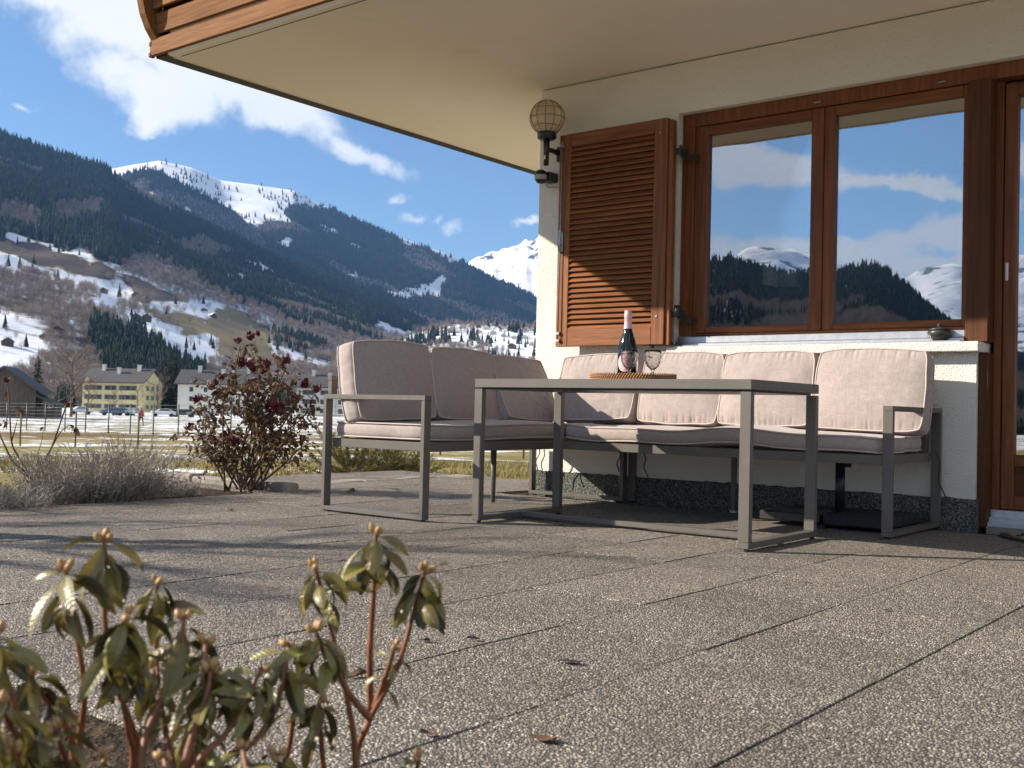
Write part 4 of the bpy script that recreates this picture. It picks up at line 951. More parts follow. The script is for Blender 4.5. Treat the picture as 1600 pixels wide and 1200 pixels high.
rhodo('middle rhododendron of the foreground, short brown stems with crowns near the photo bottom', [
    ([(288,962),(282,1020),(255,1090),(228,1150),(220,1230)],1.18,1.0,9),
    ([(322,1000),(318,1050),(312,1110),(290,1200)],1.15,1.0,10),
    ([(331,1043),(322,1090),(300,1150),(285,1215)],1.12,1.0,11),
    ([(408,1042),(385,1100),(350,1150),(300,1215)],1.14,1.0,9),
    ([(452,1005),(445,1050),(430,1110),(395,1160),(330,1215)],1.20,.95,8),
    ([(255,1180),(262,1210),(268,1240)],1.05,.85,7),
    ([(378,1165),(384,1200),(380,1235)],1.08,.9,8),
    ([(300,1100),(300,1150),(296,1215)],1.2,.95,9),
    ([(245,1030),(250,1090),(262,1160),(270,1230)],1.2,1.0,9)],1.15,4)
rhodo('right hand rhododendron of the foreground, forking into three tall reddish stems', [
    ([(588,828),(586,900),(579,1010),(579,1115)],1.22,1.0,10),
    ([(665,887),(650,945),(622,1040),(578,1125),(556,1200)],1.20,1.0,9),
    ([(491,882),(508,940),(528,1030),(548,1120),(556,1195)],1.18,1.0,9),
    ([(492,985),(515,1030),(550,1090),(578,1122)],1.16,1.0,9),
    ([(617,1008),(605,1050),(586,1105)],1.22,.7,3),
    ([(499,1092),(500,1130),(503,1170),(510,1230)],1.22,.85,7),
    ([(655,1183),(648,1215),(640,1240)],1.16,.85,8),
    ([(432,1178),(440,1210),(450,1245)],1.10,.95,9),
    ([(470,1060),(462,1100),(455,1150),(450,1230)],1.24,.75,7)],1.2,7)
# leaf half way up the right stem
# ------------------------------------------------------------------ rose bush with dried leaves
def rose_head(seed, r):
    rr = random.Random(seed); bm = bmesh.new()
    bmesh.ops.create_icosphere(bm, subdivisions=2, radius=r*.8)
    for v in bm.verts:
        d=v.co.normalized(); v.co = d*r*.8*(1+.6*noise.noise(d*3.1+Vector((seed,0,0)))+.5*noise.noise(d*8+Vector((seed,3,0)))); v.co.z*=.8
    for k in range(22):
        a=rr.uniform(0,6.28); z=rr.uniform(-.4,.6)*r; rad=r*rr.uniform(.6,1.2); w=rr.uniform(.25,.5)
        vs=[bm.verts.new((rad*math.cos(a+s*w)*f, rad*math.sin(a+s*w)*f, z+h*r)) for s,h,f in ((-1,-.4,.9),(1,-.4,.9),(.8,.5,1.15),(0,.75,1.25),(-.8,.45,1.15))]
        bm.faces.new(vs)
    me=bpy.data.meshes.new('rose_head'); bm.to_mesh(me); bm.free(); me.materials.append(MAT['rose_red']); return me
RH=[rose_head(k,.026) for k in range(4)]
ROSL=[leaf_mesh('leaf',L,Wd,dr,fo,mt,0,4) for L,Wd,dr,fo,mt in ((.044,.027,1.0,.25,'rose_leaf'),(.036,.022,1.6,.45,'rose_leaf'),(.05,.03,.7,.15,'rose_leaf'),(.04,.026,1.2,.3,'rose_leaf_green'),(.032,.02,2.0,.5,'rose_leaf'))]
def rose_bush(name_label, base, tips, heads, nleaf, seed, cane_r=.0075, leaf_low=.2):
    rr=random.Random(seed); base=Vector(base)
    ro=empty('rose_bush', base, label=name_label, cat='rose bush')
    canes=[]
    for (tip, off) in tips:
        tip=Vector(tip); b=base+Vector((off[0],off[1],0)); mid=b.lerp(tip,.45)+Vector((rr.uniform(-.06,.06),rr.uniform(-.06,.06),.05)); q=b.lerp(tip,.75)+Vector((rr.uniform(-.05,.05),rr.uniform(-.05,.05),.02))
        cv=bez([b,mid,q,tip],6); n=len(cv)
        MB().tube([p-base for p in cv],[cane_r*(1-.68*i/(n-1)) for i in range(n)],6).build('cane','rose_cane',ro); canes.append(cv)
    # side twigs
    m=MB(); tw=[]
    for k in range(int(len(tips)*8)):
        cv=rr.choice(canes); i=rr.randint(int(len(cv)*leaf_low),len(cv)-2); p=cv[i]; d=Vector((rr.uniform(-1,1),rr.uniform(-1,1),rr.uniform(-.1,.9))).normalized(); L=rr.uniform(.07,.26)
        c2=bez([p,p+d*L*.5+Vector((0,0,.02)),p+d*L],4); m.tube([q-base for q in c2],[.0026-.0014*j/(len(c2)-1) for j in range(len(c2))],4); tw.append(c2)
    m.build('side_twigs','rose_cane',ro,kind='stuff')
    for k in range(nleaf):
        cv=max((rr.choice(tw) for _ in range(2)),key=lambda c:c[-1].z) if rr.random()<.75 else rr.choice(canes); i=rr.randint(int(len(cv)*.4),len(cv)-1); p=cv[i]
        o=link('leaf',rr.choice(ROSL),ro,loc=p-base+Vector((rr.uniform(-.02,.02),rr.uniform(-.02,.02),rr.uniform(-.02,.01))))
        orient(o,(rr.uniform(-1,1),rr.uniform(-1,1),rr.uniform(-1.2,.2)),rr.uniform(-1,1)); s_=rr.uniform(.9,1.7); o.scale=(s_,s_,s_)
    V=[];F=[]
    for k in range(1500):
        cv=rr.choice(tw) if rr.random()<.8 else rr.choice(canes); i=rr.randint(int(len(cv)*.3),len(cv)-1); p=cv[i]-base+Vector((rr.uniform(-.03,.03),rr.uniform(-.03,.03),rr.uniform(-.035,.02)))
        e=Vector((rr.uniform(-1,1),rr.uniform(-1,1),rr.uniform(-1,.3))).normalized()*rr.uniform(.024,.052); sd=e.cross(Vector((rr.uniform(-1,1),rr.uniform(-1,1),rr.uniform(-1,1)))).normalized()*rr.uniform(.008,.015); n_=len(V); up=sd.cross(e).normalized()*.006
        V += [tuple(p),tuple(p+e*.5+sd+up),tuple(p+e),tuple(p+e*.5-sd+up),tuple(p+e*.5-up)]; F += [(n_,n_+4,n_+1),(n_+1,n_+4,n_+2),(n_,n_+3,n_+4),(n_+3,n_+2,n_+4)]
    link('small_leaves',from_np('small_leaves',V,F,'rose_leaf'),ro,kind='stuff')
    for h,sz in heads:
        h=Vector(h); o=link('rose_head',rr.choice(RH),ro,loc=h-base,rot=(rr.uniform(-.6,.6),rr.uniform(-.6,.6),rr.uniform(0,6))); o.scale=[sz]*3
        cv=min(canes+tw,key=lambda c:(c[-1]-h).length); MB().tube([h-base,(h+cv[-1])/2-base+Vector((0,0,-.02)),cv[-1]-base],[.0016,.002,.0024],4).build('flower_stalk','rose_cane',ro)
    return ro
RD = 6.95
def rp(px,py,dd=0.0): return at_d(px,py,RD+dd)
rb_base = at_z(378,768,-.012); RD = (rb_base-Vector((0,0,CAM_H))).dot(_fw)
rr=random.Random(21)
tipsR=[(rp(px,py,rr.uniform(-.22,.25)),(rr.uniform(-.10,.12),rr.uniform(-.10,.10))) for px,py in ((392,545),(375,540),(400,570),(447,575),(430,585),(352,600),(330,615),(312,632),(470,612),(490,618),(425,645),(352,690),(305,668),(335,700),(480,660),(490,690),(455,700),(385,620),(415,610),(300,690),(440,640),(465,650))]
heads=[(rp(px,py,rr.uniform(-.2,.2)),s) for px,py,s in ((373,533,.8),(392,527,.95),(403,522,.6),(378,567,1.1),(395,573,1.15),(408,578,1.1),(417,570,.9),(447,564,1.0),(331,603,1.1),(309,624,.95),(476,601,1.1),(495,609,1.0),(424,640,1.15),(439,641,1.25),(428,632,1.0),(297,668,.85),(356,684,1.3),(366,690,1.2),(335,690,.9),(345,590,.8),(460,622,.9))]
rose_bush('large rose bush with dried brown leaves and withered dark red blooms left of the sofa', rb_base, tipsR, heads, 298, 5)
# thin rose at the left edge
lr_b = at_z(60,772,-.012); LD=(lr_b-Vector((0,0,CAM_H))).dot(_fw)
def lp(px,py,dd=0): return at_d(px,py,LD+dd)
lro = empty('rose_shrub', lr_b, label='nearly bare rose shrub with a few curled leaves at the left edge of the bed', cat='rose bush')
CN=[[(61,770),(46,742),(28,712),(18,690),(15,640),(13,612),(10,598)],[(60,766),(55,744),(80,700),(98,650),(112,615),(133,594)],[(58,760),(60,735),(80,700),(94,676),(108,664)],[(46,742),(20,720),(0,680),(-12,655)],[(60,768),(62,735),(58,715),(65,690),(68,668)],[(98,650),(104,632),(112,622)],[(50,750),(30,735),(22,728)],[(60,760),(70,745),(84,735),(90,728)],[(18,690),(24,668),(27,655)]]
for k,c in enumerate(CN):
    cv=bez([lp(px,py,.03*((k*7)%5-2)) for px,py in c],5); n=len(cv); MB().tube([p-lr_b for p in cv],[(.0075 if k<4 else .0045)*(1-.7*i/(n-1)) for i in range(n)],6).build('cane','rose_cane',lro)
for px,py,mt,s in ((133,594,0,1.4),(108,664,1,1.6),(118,668,0,1.4),(25,636,2,1.3),(32,639,0,1.2),(68,668,1,.9),(4,658,1,1.7),(-2,660,0,1.2),(114,628,3,1.0),(118,616,0,.9),(12,612,2,.8),(90,728,4,1.0),(70,636,4,.7)):
    o=link('leaf',ROSL[mt],lro,loc=lp(px,py)-lr_b); orient(o,(rr.uniform(-1,1),rr.uniform(-.6,.6),rr.uniform(-.8,.1)),rr.uniform(-1,1)); o.scale=[s]*3
for px,py,s in ((10,595,.6),(105,632,.55)):
    o=link('rose_head',RH[0],lro,loc=lp(px,py)-lr_b); o.scale=[s]*3

# ------------------------------------------------------------------ lavender mounds
def lavender(label, px, py, rad, h, ns, seed, green=0):
    rr=random.Random(seed); b=at_z(px,py,-.012)
    la=empty('lavender', b, label=label, cat='lavender', group='dried lavender clumps in the bed')
    for nm,mat,cnt,hh,rmul in (('stems','lavender',ns,h,1.0),('green_shoots','lavender_green',int(ns*.35)+green,h*.42,.8)):
        V=[];F=[]
        for k in range(cnt):
            a=rr.uniform(0,6.283); r=rad*math.sqrt(rr.random())*.75*rmul; x,y=r*math.cos(a),r*math.sin(a)
            H=hh*rr.uniform(.3,1.15)*(1-.35*(r/rad)**2); ln=rr.uniform(.15,1.1); ox,oy=math.cos(a+rr.uniform(-.7,.7))*ln*H*(.25+r/rad),math.sin(a+rr.uniform(-.7,.7))*ln*H*(.25+r/rad)
            w=rr.uniform(.0008,.0015); kx,ky=rr.uniform(-.05,.05),rr.uniform(-.05,.05); pts=[(x+ox*t*t+kx*math.sin(3*t),y+oy*t*t+ky*math.sin(3*t),H*t) for t in (0,.4,.75,1.0)]
            b2=rr.uniform(0,3.14); dx,dy=math.cos(b2)*w,math.sin(b2)*w
            i=len(V)
            for j,(p,s) in enumerate(zip(pts,(1,.9,.9,1.6))): V += [(p[0]-dx*s,p[1]-dy*s,p[2]),(p[0]+dx*s,p[1]+dy*s,p[2])]
            for j in range(3): F.append((i+2*j,i+2*j+1,i+2*j+3,i+2*j+2))
            for q in range(7 if nm=='stems' else 7):
                t=rr.uniform(.25,.98); j=min(3,int(t*4)); p=pts[j]; L=rr.uniform(.008,.03); a2=rr.uniform(0,6.28); e=(p[0]+math.cos(a2)*L,p[1]+math.sin(a2)*L,p[2]+L*rr.uniform(-.2,.9)); i=len(V)
                V += [(p[0],p[1],p[2]-.0018),(p[0],p[1],p[2]+.0018),(e[0],e[1],e[2])]; F.append((i,i+1,i+2))
        link(nm, from_np(nm,V,F,mat), la, kind='stuff')
lavender('wispy grey dried lavender clump beside the nearly bare rose shrub', 95,783,.27,.25,420,1)
lavender('dried lavender clump with green shoots at its foot, middle of the bed', 150,784,.24,.28,460,2,green=260)
lavender('tallest dried lavender clump at the right of the three, nearest the rose bush', 206,780,.22,.33,520,3)
lavender('flat grey lavender remains at the foot of the large rose bush', 275,775,.16,.10,160,4)
lavender('low ragged lavender remains at the left edge along the patio', 5,795,.26,.12,330,6)

# ------------------------------------------------------------------ dwarf pine behind the sofa
def pine(label, base, H, rad, seed):
    rr=random.Random(seed); pn=empty('dwarf_pine', base, label=label, cat='pine shrub'); V=[];F=[]; m=MB()
    for k in range(46):
        a=rr.uniform(0,6.283); el=rr.uniform(.05,1.2); L=rad*rr.uniform(.55,1.1); d=Vector((math.cos(a)*math.cos(el),math.sin(a)*math.cos(el),math.sin(el)*H/rad*.85))
        cv=bez([Vector((0,0,.02)),d*L*.5+Vector((0,0,-.02)),d*L+Vector((0,0,.05))],5); m.tube(cv,[.010-.007*i/(len(cv)-1) for i in range(len(cv))],5)
        for p in cv[3:]:
            for q in range(16):
                e=Vector((rr.uniform(-1,1),rr.uniform(-1,1),rr.uniform(-.3,1.2))).normalized()*rr.uniform(.05,.10)+d*.02; s=e.cross(Vector((rr.uniform(-1,1),rr.uniform(-1,1),rr.uniform(-1,1)))).normalized()*.0026; i=len(V)
                V += [tuple(p-s),tuple(p+s),tuple(p+e)]; F.append((i,i+1,i+2))
    m.build('branches','twig',pn,kind='stuff'); link('needles',from_np('needles',V,F,'pine'),pn,kind='stuff')
b=at_z(548,742,-.1); pine('yellow green dwarf pine on the lawn edge behind the left sofa section', (b.x,b.y,-.1), .52,.55,3)
b=at_z(625,738,-.1); pine('smaller sparse dwarf pine behind the left sofa section, right of the dense one', (b.x,b.y,-.12), .38,.42,4)

# ------------------------------------------------------------------ fallen leaves and bits on the patio
def fallen(px, py, L, mat, label, seed, name='fallen_leaf'):
    rr=random.Random(seed); p=at_z(px,py,.0); V=[];F=[]; n=7
    for i in range(n+1):
        t=i/n; w=.55*L*math.sin(math.pi*(.04+.92*t))**.7*rr.uniform(.8,1.15)
        for s in (-1,-.5,0,.5,1): V.append((L*(t-.5), w*s*.5, .004+.24*L*abs(s)**1.5*rr.uniform(.5,1.1)*(.3+.7*math.sin(3*t+seed))**2+.1*L*(t-.5)**2))
    for i in range(n):
        for k in range(4): a=i*5+k; F.append((a,a+1,a+6,a+5))
    link(name, from_np(name,V,F,mat,True), loc=p, rot=(0,0,rr.uniform(0,6)), label=label, cat='leaf', group='dead leaves on the patio')
fallen(548,771,.11,'dead_leaf','curled brown dead leaf under the left armrest of the sofa',1)
fallen(361,798,.055,'dead_leaf','small upright brown dead leaf on the open patio left of the sofa',2)
fallen(890,1036,.05,'black_leaf','blackened thin leaf scrap lying alone on the slabs before the table',3)
fallen(848,1157,.05,'dead_leaf','crumpled brown dead leaf near the bottom middle of the photo',4)
fallen(664,1003,.032,'black_leaf','dark leaf scrap on the left of two by a slab joint',5)
fallen(740,1001,.032,'black_leaf','dark leaf scrap at the end of the slab joint, right of two',6)
fallen(558,1057,.045,'dead_leaf','brown dead leaf lying behind the right foreground rhododendron',7)
fallen(672,1150,.035,'dead_leaf','pale brown leaf bit beside the lowest right rhododendron crown',8)
fallen(880,822,.05,'black_leaf','thin dark leaf sliver on the slabs below the table stretcher',9)
fallen(1386,955,.02,'black_leaf','tiny dark leaf crumb on the sunny slabs at right',10)
V=[];F=[]; rr=random.Random(31)
for k in range(420):
    u=rr.random(); x=-5.15+abs(rr.gauss(0,.22)) if u<.6 else rr.uniform(-5.4,-1.2); y=rr.uniform(1.6,4.6) if u<.6 else rr.uniform(1.3,5.4)
    L=rr.uniform(.004,.016); a=rr.uniform(0,6.28); i=len(V); h=rr.uniform(.001,.006)
    V += [(x,y,.001),(x+L*math.cos(a),y+L*math.sin(a),h),(x+L*.5*math.cos(a+1.2),y+L*.5*math.sin(a+1.2),.003)]; F.append((i,i+1,i+2))
link('leaf_litter',from_np('leaf_litter',V,F,'dead_leaf'),kind='stuff')
# ------------------------------------------------------------------ far ground
def set_cover(me, cov):
    a = me.color_attributes.new('cover','FLOAT_COLOR','POINT'); a.data.foreach_set('color', np.asarray(cov,dtype=np.float32).ravel())
def grid_mesh(name, P, mat, cov):
    nx, nt = P.shape[0], P.shape[1]; V = P.reshape(-1,3)
    idx = np.arange(nx*nt).reshape(nx,nt); q = np.stack([idx[:-1,:-1],idx[1:,:-1],idx[1:,1:],idx[:-1,1:]],-1).reshape(-1,4)
    me = bpy.data.meshes.new(name); me.vertices.add(len(V)); me.vertices.foreach_set('co', V.astype(np.float32).ravel())
    me.loops.add(q.size); me.loops.foreach_set('vertex_index', q.ravel().astype(np.int32)); me.polygons.add(len(q))
    me.polygons.foreach_set('loop_start', (np.arange(len(q))*4).astype(np.int32)); me.polygons.foreach_set('loop_total', np.full(len(q),4,np.int32))
    me.update(); me.validate(); me.polygons.foreach_set('use_smooth',[True]*len(me.polygons)); me.materials.append(MAT[mat]); set_cover(me, cov); return me
azs = np.concatenate([np.radians(np.linspace(-80,-8,150)), np.radians(np.linspace(-4,276,60))])
azs = np.append(azs, azs[0]+2*math.pi)
ds = np.concatenate([[0.3,2,4,5.6],np.geomspace(6.2,600,150),[900,1500,3000]])
P = np.zeros((len(azs),len(ds),3)); cov = np.zeros((len(azs),len(ds),4)); cov[...,3]=1
for i,a in enumerate(azs):
    for j,d in enumerate(ds):
        x,y = d*math.sin(a), d*math.cos(a)
        z = gz(d) + (0.05*noise.noise(Vector((x*.25,y*.25,0)))*min(1,max(0,(d-7)/8)))
        if d < 6.3 or (x>-5.9 and y<7.2 and x<4): z = min(z,-.075)
        P[i,j]=(x,y,z)
        s = np.interp(d,[6,10,13,16,20,24,28,34,40,48,55,62,70,90,160,300,600],[-.3,.15,.42,.32,.42,.52,.34,.30,.48,.30,.44,.20,.42,.50,.52,.56,.56])
        if not (-1.45<a<-.1) and d<75: s=min(s,.12)
        cov[i,j,0]=s; cov[i,j,1]=1 if d<40 else np.interp(d,[40,60,66,75,600],[.75,.45,.3,.7,.8])
link('ground', grid_mesh('ground',P,'field',cov.reshape(-1,4)), kind='structure')

# ------------------------------------------------------------------ hills
def pip(x, y, poly):
    x=np.asarray(x); y=np.asarray(y); ins=np.zeros(x.shape,bool); n=len(poly); j=n-1
    for i in range(n):
        xi,yi=poly[i]; xj,yj=poly[j]
        c=((yi>y)!=(yj>y)) & (x < (xj-xi)*(y-yi)/((yj-yi) if yj!=yi else 1e-9)+xi); ins ^= c; j=i
    return ins
def jit(x, y, amp=5, f=.06, s=0):
    amp*=2.2; f*=.8
    # irregular edges for the land cover patches
    X=np.asarray(x,float); Y=np.asarray(y,float)
    dx=np.sin(X*f*1.7+Y*f*2.3+s)+.6*np.sin(X*f*4.1-Y*f*5.2+1.3+s)+.4*np.sin(X*f*9.1+Y*f*11.2+.3); dy=np.sin(Y*f*2.9-X*f*1.9+2.1+s)+.6*np.sin(X*f*5.7+Y*f*3.3+s)+.4*np.sin(X*f*10.1-Y*f*13.2+.9)
    return X+dx*amp*.6, Y+dy*amp*.35
def hill(name, sil, D, F, ex, px0, px1, nx, nt, amp, zf=-4.0, mat='hill', classes=(), default='c', flip=False, seed=0, back=.22, jag=0):
    sx=[a for a,_ in sil]; sy=[b for _,b in sil]
    pxs=np.linspace(px0,px1,nx); ts=np.concatenate([np.linspace(0,1,nt), 1+back*np.array([.15,.5,1.0])])
    P=np.zeros((nx,len(ts),3))
    for i,px in enumerate(pxs):
        py=float(np.interp(px,sx,sy)); r=ray(px,py)
        if flip: r=Vector((r.x,-r.y,r.z))
        hd=math.hypot(r.x,r.y); ux,uy,tn=r.x/hd,r.y/hd,r.z/hd; d1=D(px); d0=F(px); zr=CAM_H+tn*d1
        for j,t in enumerate(ts):
            d=d0+(d1-d0)*t
            z=zf+(zr-zf)*(t**ex if t<=1 else 1-(t-1)*1.6)
            x,y=ux*d,uy*d
            if t<1:
                e=math.sin(math.pi*t)**.8 ; L=1/(.20*(d1-d0))
                z+=amp*(zr-zf)*e*(noise.noise(Vector((x*L,y*L,seed)))+.5*noise.noise(Vector((x*L*2.7,y*L*2.7,seed+5)))+.25*noise.noise(Vector((x*L*7,y*L*7,seed+9))))
            if jag: z+=jag*(zr-zf)*t*abs(noise.noise(Vector((x*.004,y*.004,seed)))+.5*noise.noise(Vector((x*.012,y*.012,seed))))*(1 if t<1.01 else .3)
            P[i,j]=(x,y,z)
    Q=P.copy().reshape(-1,3)
    if flip: Q[:,1]*=-1
    X,Y=project(Q); cl=np.full(len(Q),default,dtype='<U1')
    Xj,Yj=jit(X,Y,4,s=seed)
    for code,poly in classes: cl[pip(Xj,Yj,poly)]=code
    cov=np.zeros((len(Q),4)); cov[:,3]=1
    for code,(s,g,b_) in dict(c=(-.05,0.0,0),d=(.52,.3,.3),s=(.80,1,0),S=(1.0,.0,.3),g=(.05,1,0),b=(-.3,0,1),r=(.62,.1,.2),w=(.42,.1,.2),k=(.22,0,.3)).items():
        k=cl==code; cov[k,0]=s; cov[k,1]=g; cov[k,2]=b_
    c3=cov.reshape(nx,-1,4); c4=c3.copy(); c4[1:-1,1:-1]=(c3[1:-1,1:-1]*2+c3[:-2,1:-1]+c3[2:,1:-1]+c3[1:-1,:-2]+c3[1:-1,2:])/6; cov=c4.reshape(-1,4)
    ob=link(name, grid_mesh(name,P,mat,cov), kind='structure')
    return dict(P=P,X=X.reshape(P.shape[:2]),Y=Y.reshape(P.shape[:2]),nt=nt,ob=ob,classes=classes,default=default,seed=seed)

H1 = [(-800,120),(-400,150),(-150,175),(0,210),(80,238),(165,262),(200,290),(300,340),(420,398),(560,452),(620,480),(680,512),(720,528),(780,545),(840,560),(1000,585)]
C1 = [('d',[(-900,640),(-900,400),(-100,395),(60,415),(130,400),(200,415),(320,440),(430,470),(560,495),(700,512),(900,540),(900,640)]),
      ('k',[(0,318),(40,322),(70,345),(60,362),(0,352)]),('k',[(85,318),(155,315),(160,340),(95,347)]),
      ('k',[(265,378),(320,375),(370,398),(330,405),(280,398)]),
      ('c',[(310,438),(360,425),(470,458),(610,500),(660,512),(600,520),(500,500),(400,480)]),
      ('s',[(-900,405),(-100,380),(0,392),(60,405),(110,427),(190,437),(205,455),(213,468),(182,484),(122,482),(160,464),(138,452),(108,446),(42,428),(0,421),(-900,440)]),
      ('s',[(0,362),(42,372),(82,380),(136,394),(159,409),(198,420),(196,428),(170,424),(127,404),(79,389),(0,371)]),
      ('b',[(-300,350),(0,371),(85,391),(147,411),(180,428),(182,434),(142,431),(108,427),(57,407),(0,392),(-300,375)]),
      ('b',[(181,430),(204,436),(241,445),(287,466),(244,470),(210,460),(200,446)]),
      ('s',[(238,469),(297,472),(357,479),(345,490),(317,499),(255,484),(216,484)]),
      ('g',[(221,479),(255,486),(320,499),(360,478),(380,490),(420,520),(430,565),(330,570),(300,530),(262,500)]),
      ('s',[(190,486),(241,500),(283,515),(345,533),(350,565),(300,580),(262,560),(240,537),(195,512)]),
      ('g',[(300,497),(340,503),(400,530),(415,560),(360,560),(330,522)]),
      ('s',[(-900,470),(0,484),(34,494),(80,509),(85,520),(62,548),(58,570),(0,590),(-900,610)]),
      ('d',[(70,530),(110,500),(150,540),(150,570),(80,585)]),
      ('c',[(140,500),(175,505),(182,520),(215,507),(235,530),(265,546),(290,566),(318,575),(312,606),(165,606),(160,560),(145,545)]),
      ('s',[(236,377),(252,380),(268,394),(255,394)]),('d',[(200,402),(248,402),(303,428),(312,455),(290,468),(245,447),(212,435)]),
      ('s',[(428,540),(470,552),(520,571),(505,582),(455,570),(425,552)]),('s',[(583,498),(612,505),(650,520),(655,530),(612,526),(580,515)]),
      ('s',[(378,400),(400,408),(432,424),(420,428),(390,415)]),('s',[(360,423),(385,430),(380,438),(358,432)])]
hill1 = hill('hillside', H1, lambda p: 3300+max(0,p)*.7, lambda p: 440+max(0,p-250)*1.0, 1.5, -800, 1000, 220, 110, .035, classes=C1, default='c', seed=1)
H2 = [(60,300),(120,285),(165,266),(205,258),(250,251),(300,262),(345,282),(400,289),(460,298),(482,311),(520,326),(560,345),(600,361),(640,376),(700,397),(735,414),(760,431),(790,441),(835,463),(900,500),(1000,540)]
C2 = [('c',[(60,700),(60,330),(200,330),(420,350),(470,314),(560,345),(840,460),(1000,540),(1000,700)]),
      ('S',[(150,262),(250,240),(480,296),(486,311),(455,318),(430,318),(445,335),(420,345),(388,350),(350,310),(300,290),(240,268),(160,285)]),
      ('S',[(395,330),(425,328),(460,338),(455,345),(420,342)]),('S',[(500,352),(520,356),(530,370),(515,365)]),('S',[(548,380),(565,385),(572,398),(556,390)]),
      ('S',[(600,455),(640,452),(668,438),(695,430),(700,440),(690,462),(640,468),(610,462)]),('S',[(540,430),(560,425),(565,432),(545,440)]),
      ('S',[(698,407),(712,404),(714,412),(700,413)]),('S',[(775,438),(790,440),(788,446)]),('S',[(605,372),(616,374),(612,378)]),('S',[(425,372),(455,378),(450,384),(430,380)])]
hill2 = hill('mountain', H2, lambda p: 6200, lambda p: 2600+max(0,p-400)*1.2, 1.25, 60, 1000, 190, 90, .03, classes=C2, default='S', seed=2)
H3 = [(120,330),(160,290),(185,276),(225,264),(258,272),(300,296),(340,316),(368,330),(400,362),(430,388),(470,420),(520,455),(600,500)]
C3 = [('s',[(225,300),(245,298),(240,312),(228,310)]),('s',[(277,318),(300,322),(296,332),(280,330)])]
hill3 = hill('forested_spur', H3, lambda p: 5000, lambda p: 2600, 1.3, 120, 600, 90, 60, .03, classes=C3, default='c', seed=3)
H4 = [(640,470),(700,440),(735,412),(748,404),(765,396),(780,394),(800,386),(815,384),(822,376),(835,378),(860,350),(900,380),(980,340),(1100,420)]
hill4 = hill('rocky_peak', H4, lambda p: 8600, lambda p: 5600, 1.1, 640, 1100, 150, 60, .05, mat='peak', classes=[('r',[(600,100),(1200,100),(1200,600),(600,600)])], default='r', seed=4, jag=.05)
H5 = [(560,545),(620,530),(680,512),(700,506),(760,505),(830,506),(900,500),(1000,510)]
C5 = [('S',[(735,512),(770,515),(840,520),(840,566),(800,556),(770,545),(745,530)]),('b',[(740,502),(840,502),(840,510),(760,511)]),('S',[(700,522),(730,527),(740,545),(712,540)])]
hill5 = hill('village_slope', H5, lambda p: 2300, lambda p: 1150, 1.1, 560, 1000, 80, 50, .03, classes=C5, default='d', seed=5)
# the slope across the valley behind the photographer, seen reflected in the window panes
HR = [(600,340),(900,395),(1100,412),(1140,402),(1180,418),(1220,428),(1262,420),(1300,425),(1340,410),(1370,414),(1400,440),(1440,474),(1480,505),(1540,560),(1800,590)]
hillR = hill('opposite_hillside', HR, lambda p: 1500, lambda p: 260, 1.2, 500, 2400, 120, 50, .02, classes=(), default='c', flip=True, seed=6)
HR2 = [(900,420),(1140,410),(1160,392),(1200,388),(1240,398),(1290,405),(1330,415),(1420,440),(1450,420),(1490,410),(1520,418),(1580,405),(1640,400),(1800,380),(2100,350)]
hillR2 = hill('opposite_mountain', HR2, lambda p: 7000, lambda p: 3500, 1.1, 800, 2400, 120, 40, .05, mat='peak', classes=[('r',[(0,0),(4000,0),(4000,900),(0,900)])], default='r', flip=True, seed=7, jag=.05)

# ------------------------------------------------------------------ forests: instanced trees on points (far-off woods)
def conifer_mesh(name, seed, tiers=7, seg=9):
    rr=random.Random(seed); V=[];F=[]
    for k in range(tiers):
        z0=.10+.82*k/tiers; z1=min(1.0,z0+.26); r=.19*(1-.92*k/tiers)*rr.uniform(.85,1.15); i=len(V); V.append((rr.uniform(-.01,.01),rr.uniform(-.01,.01),z1 if k<tiers-1 else 1.0)); a0=rr.uniform(0,6)
        for s in range(seg):
            a=a0+6.283*s/seg; q=r*rr.uniform(.6,1.2); V.append((q*math.cos(a),q*math.sin(a),z0-r*.25*rr.uniform(.2,1.4)))
        for s in range(seg): F.append((i,i+1+s,i+1+(s+1)%seg))
    i=len(V); V+=[(.018,0,0),(-.009,.016,0),(-.009,-.016,0),(0,0,.5)]; F+=[(i,i+1,i+3),(i+1,i+2,i+3),(i+2,i,i+3)]
    return from_np(name,V,F,'conifer')
def bare_mesh(name, seed, n=190):
    rr=random.Random(seed); V=[];F=[]
    def strip(a,b,w0,w1):
        a,b=Vector(a),Vector(b); s=(b-a).cross(Vector((rr.uniform(-1,1),rr.uniform(-1,1),rr.uniform(-1,1)))).normalized(); i=len(V)
        V.extend([tuple(a-s*w0),tuple(a+s*w0),tuple(b+s*w1),tuple(b-s*w1)]); F.append((i,i+1,i+2,i+3))
    for q in range(3): strip((0,0,0),(rr.uniform(-.03,.03),rr.uniform(-.03,.03),.55),.02,.01)
    for k in range(n):
        d=Vector((rr.gauss(0,1),rr.gauss(0,1),rr.gauss(0,1))).normalized(); r=rr.random()**.4; c=Vector((d.x*.28*r,d.y*.28*r,.60+d.z*.36*r)); up=(Vector((d.x*.5,d.y*.5,.8))).normalized(); L=rr.uniform(.06,.16)
        strip(c-up*L*.5,c+up*L*.5,.0075,.003)
    return from_np(name,V,F,'bare_crown')
def proto(me): return bpy.data.objects.new(me.name, me)
CON=[proto(conifer_mesh('forest_conifer',k)) for k in range(4)]
BAR=[proto(bare_mesh('forest_bare_tree',k)) for k in range(4)]
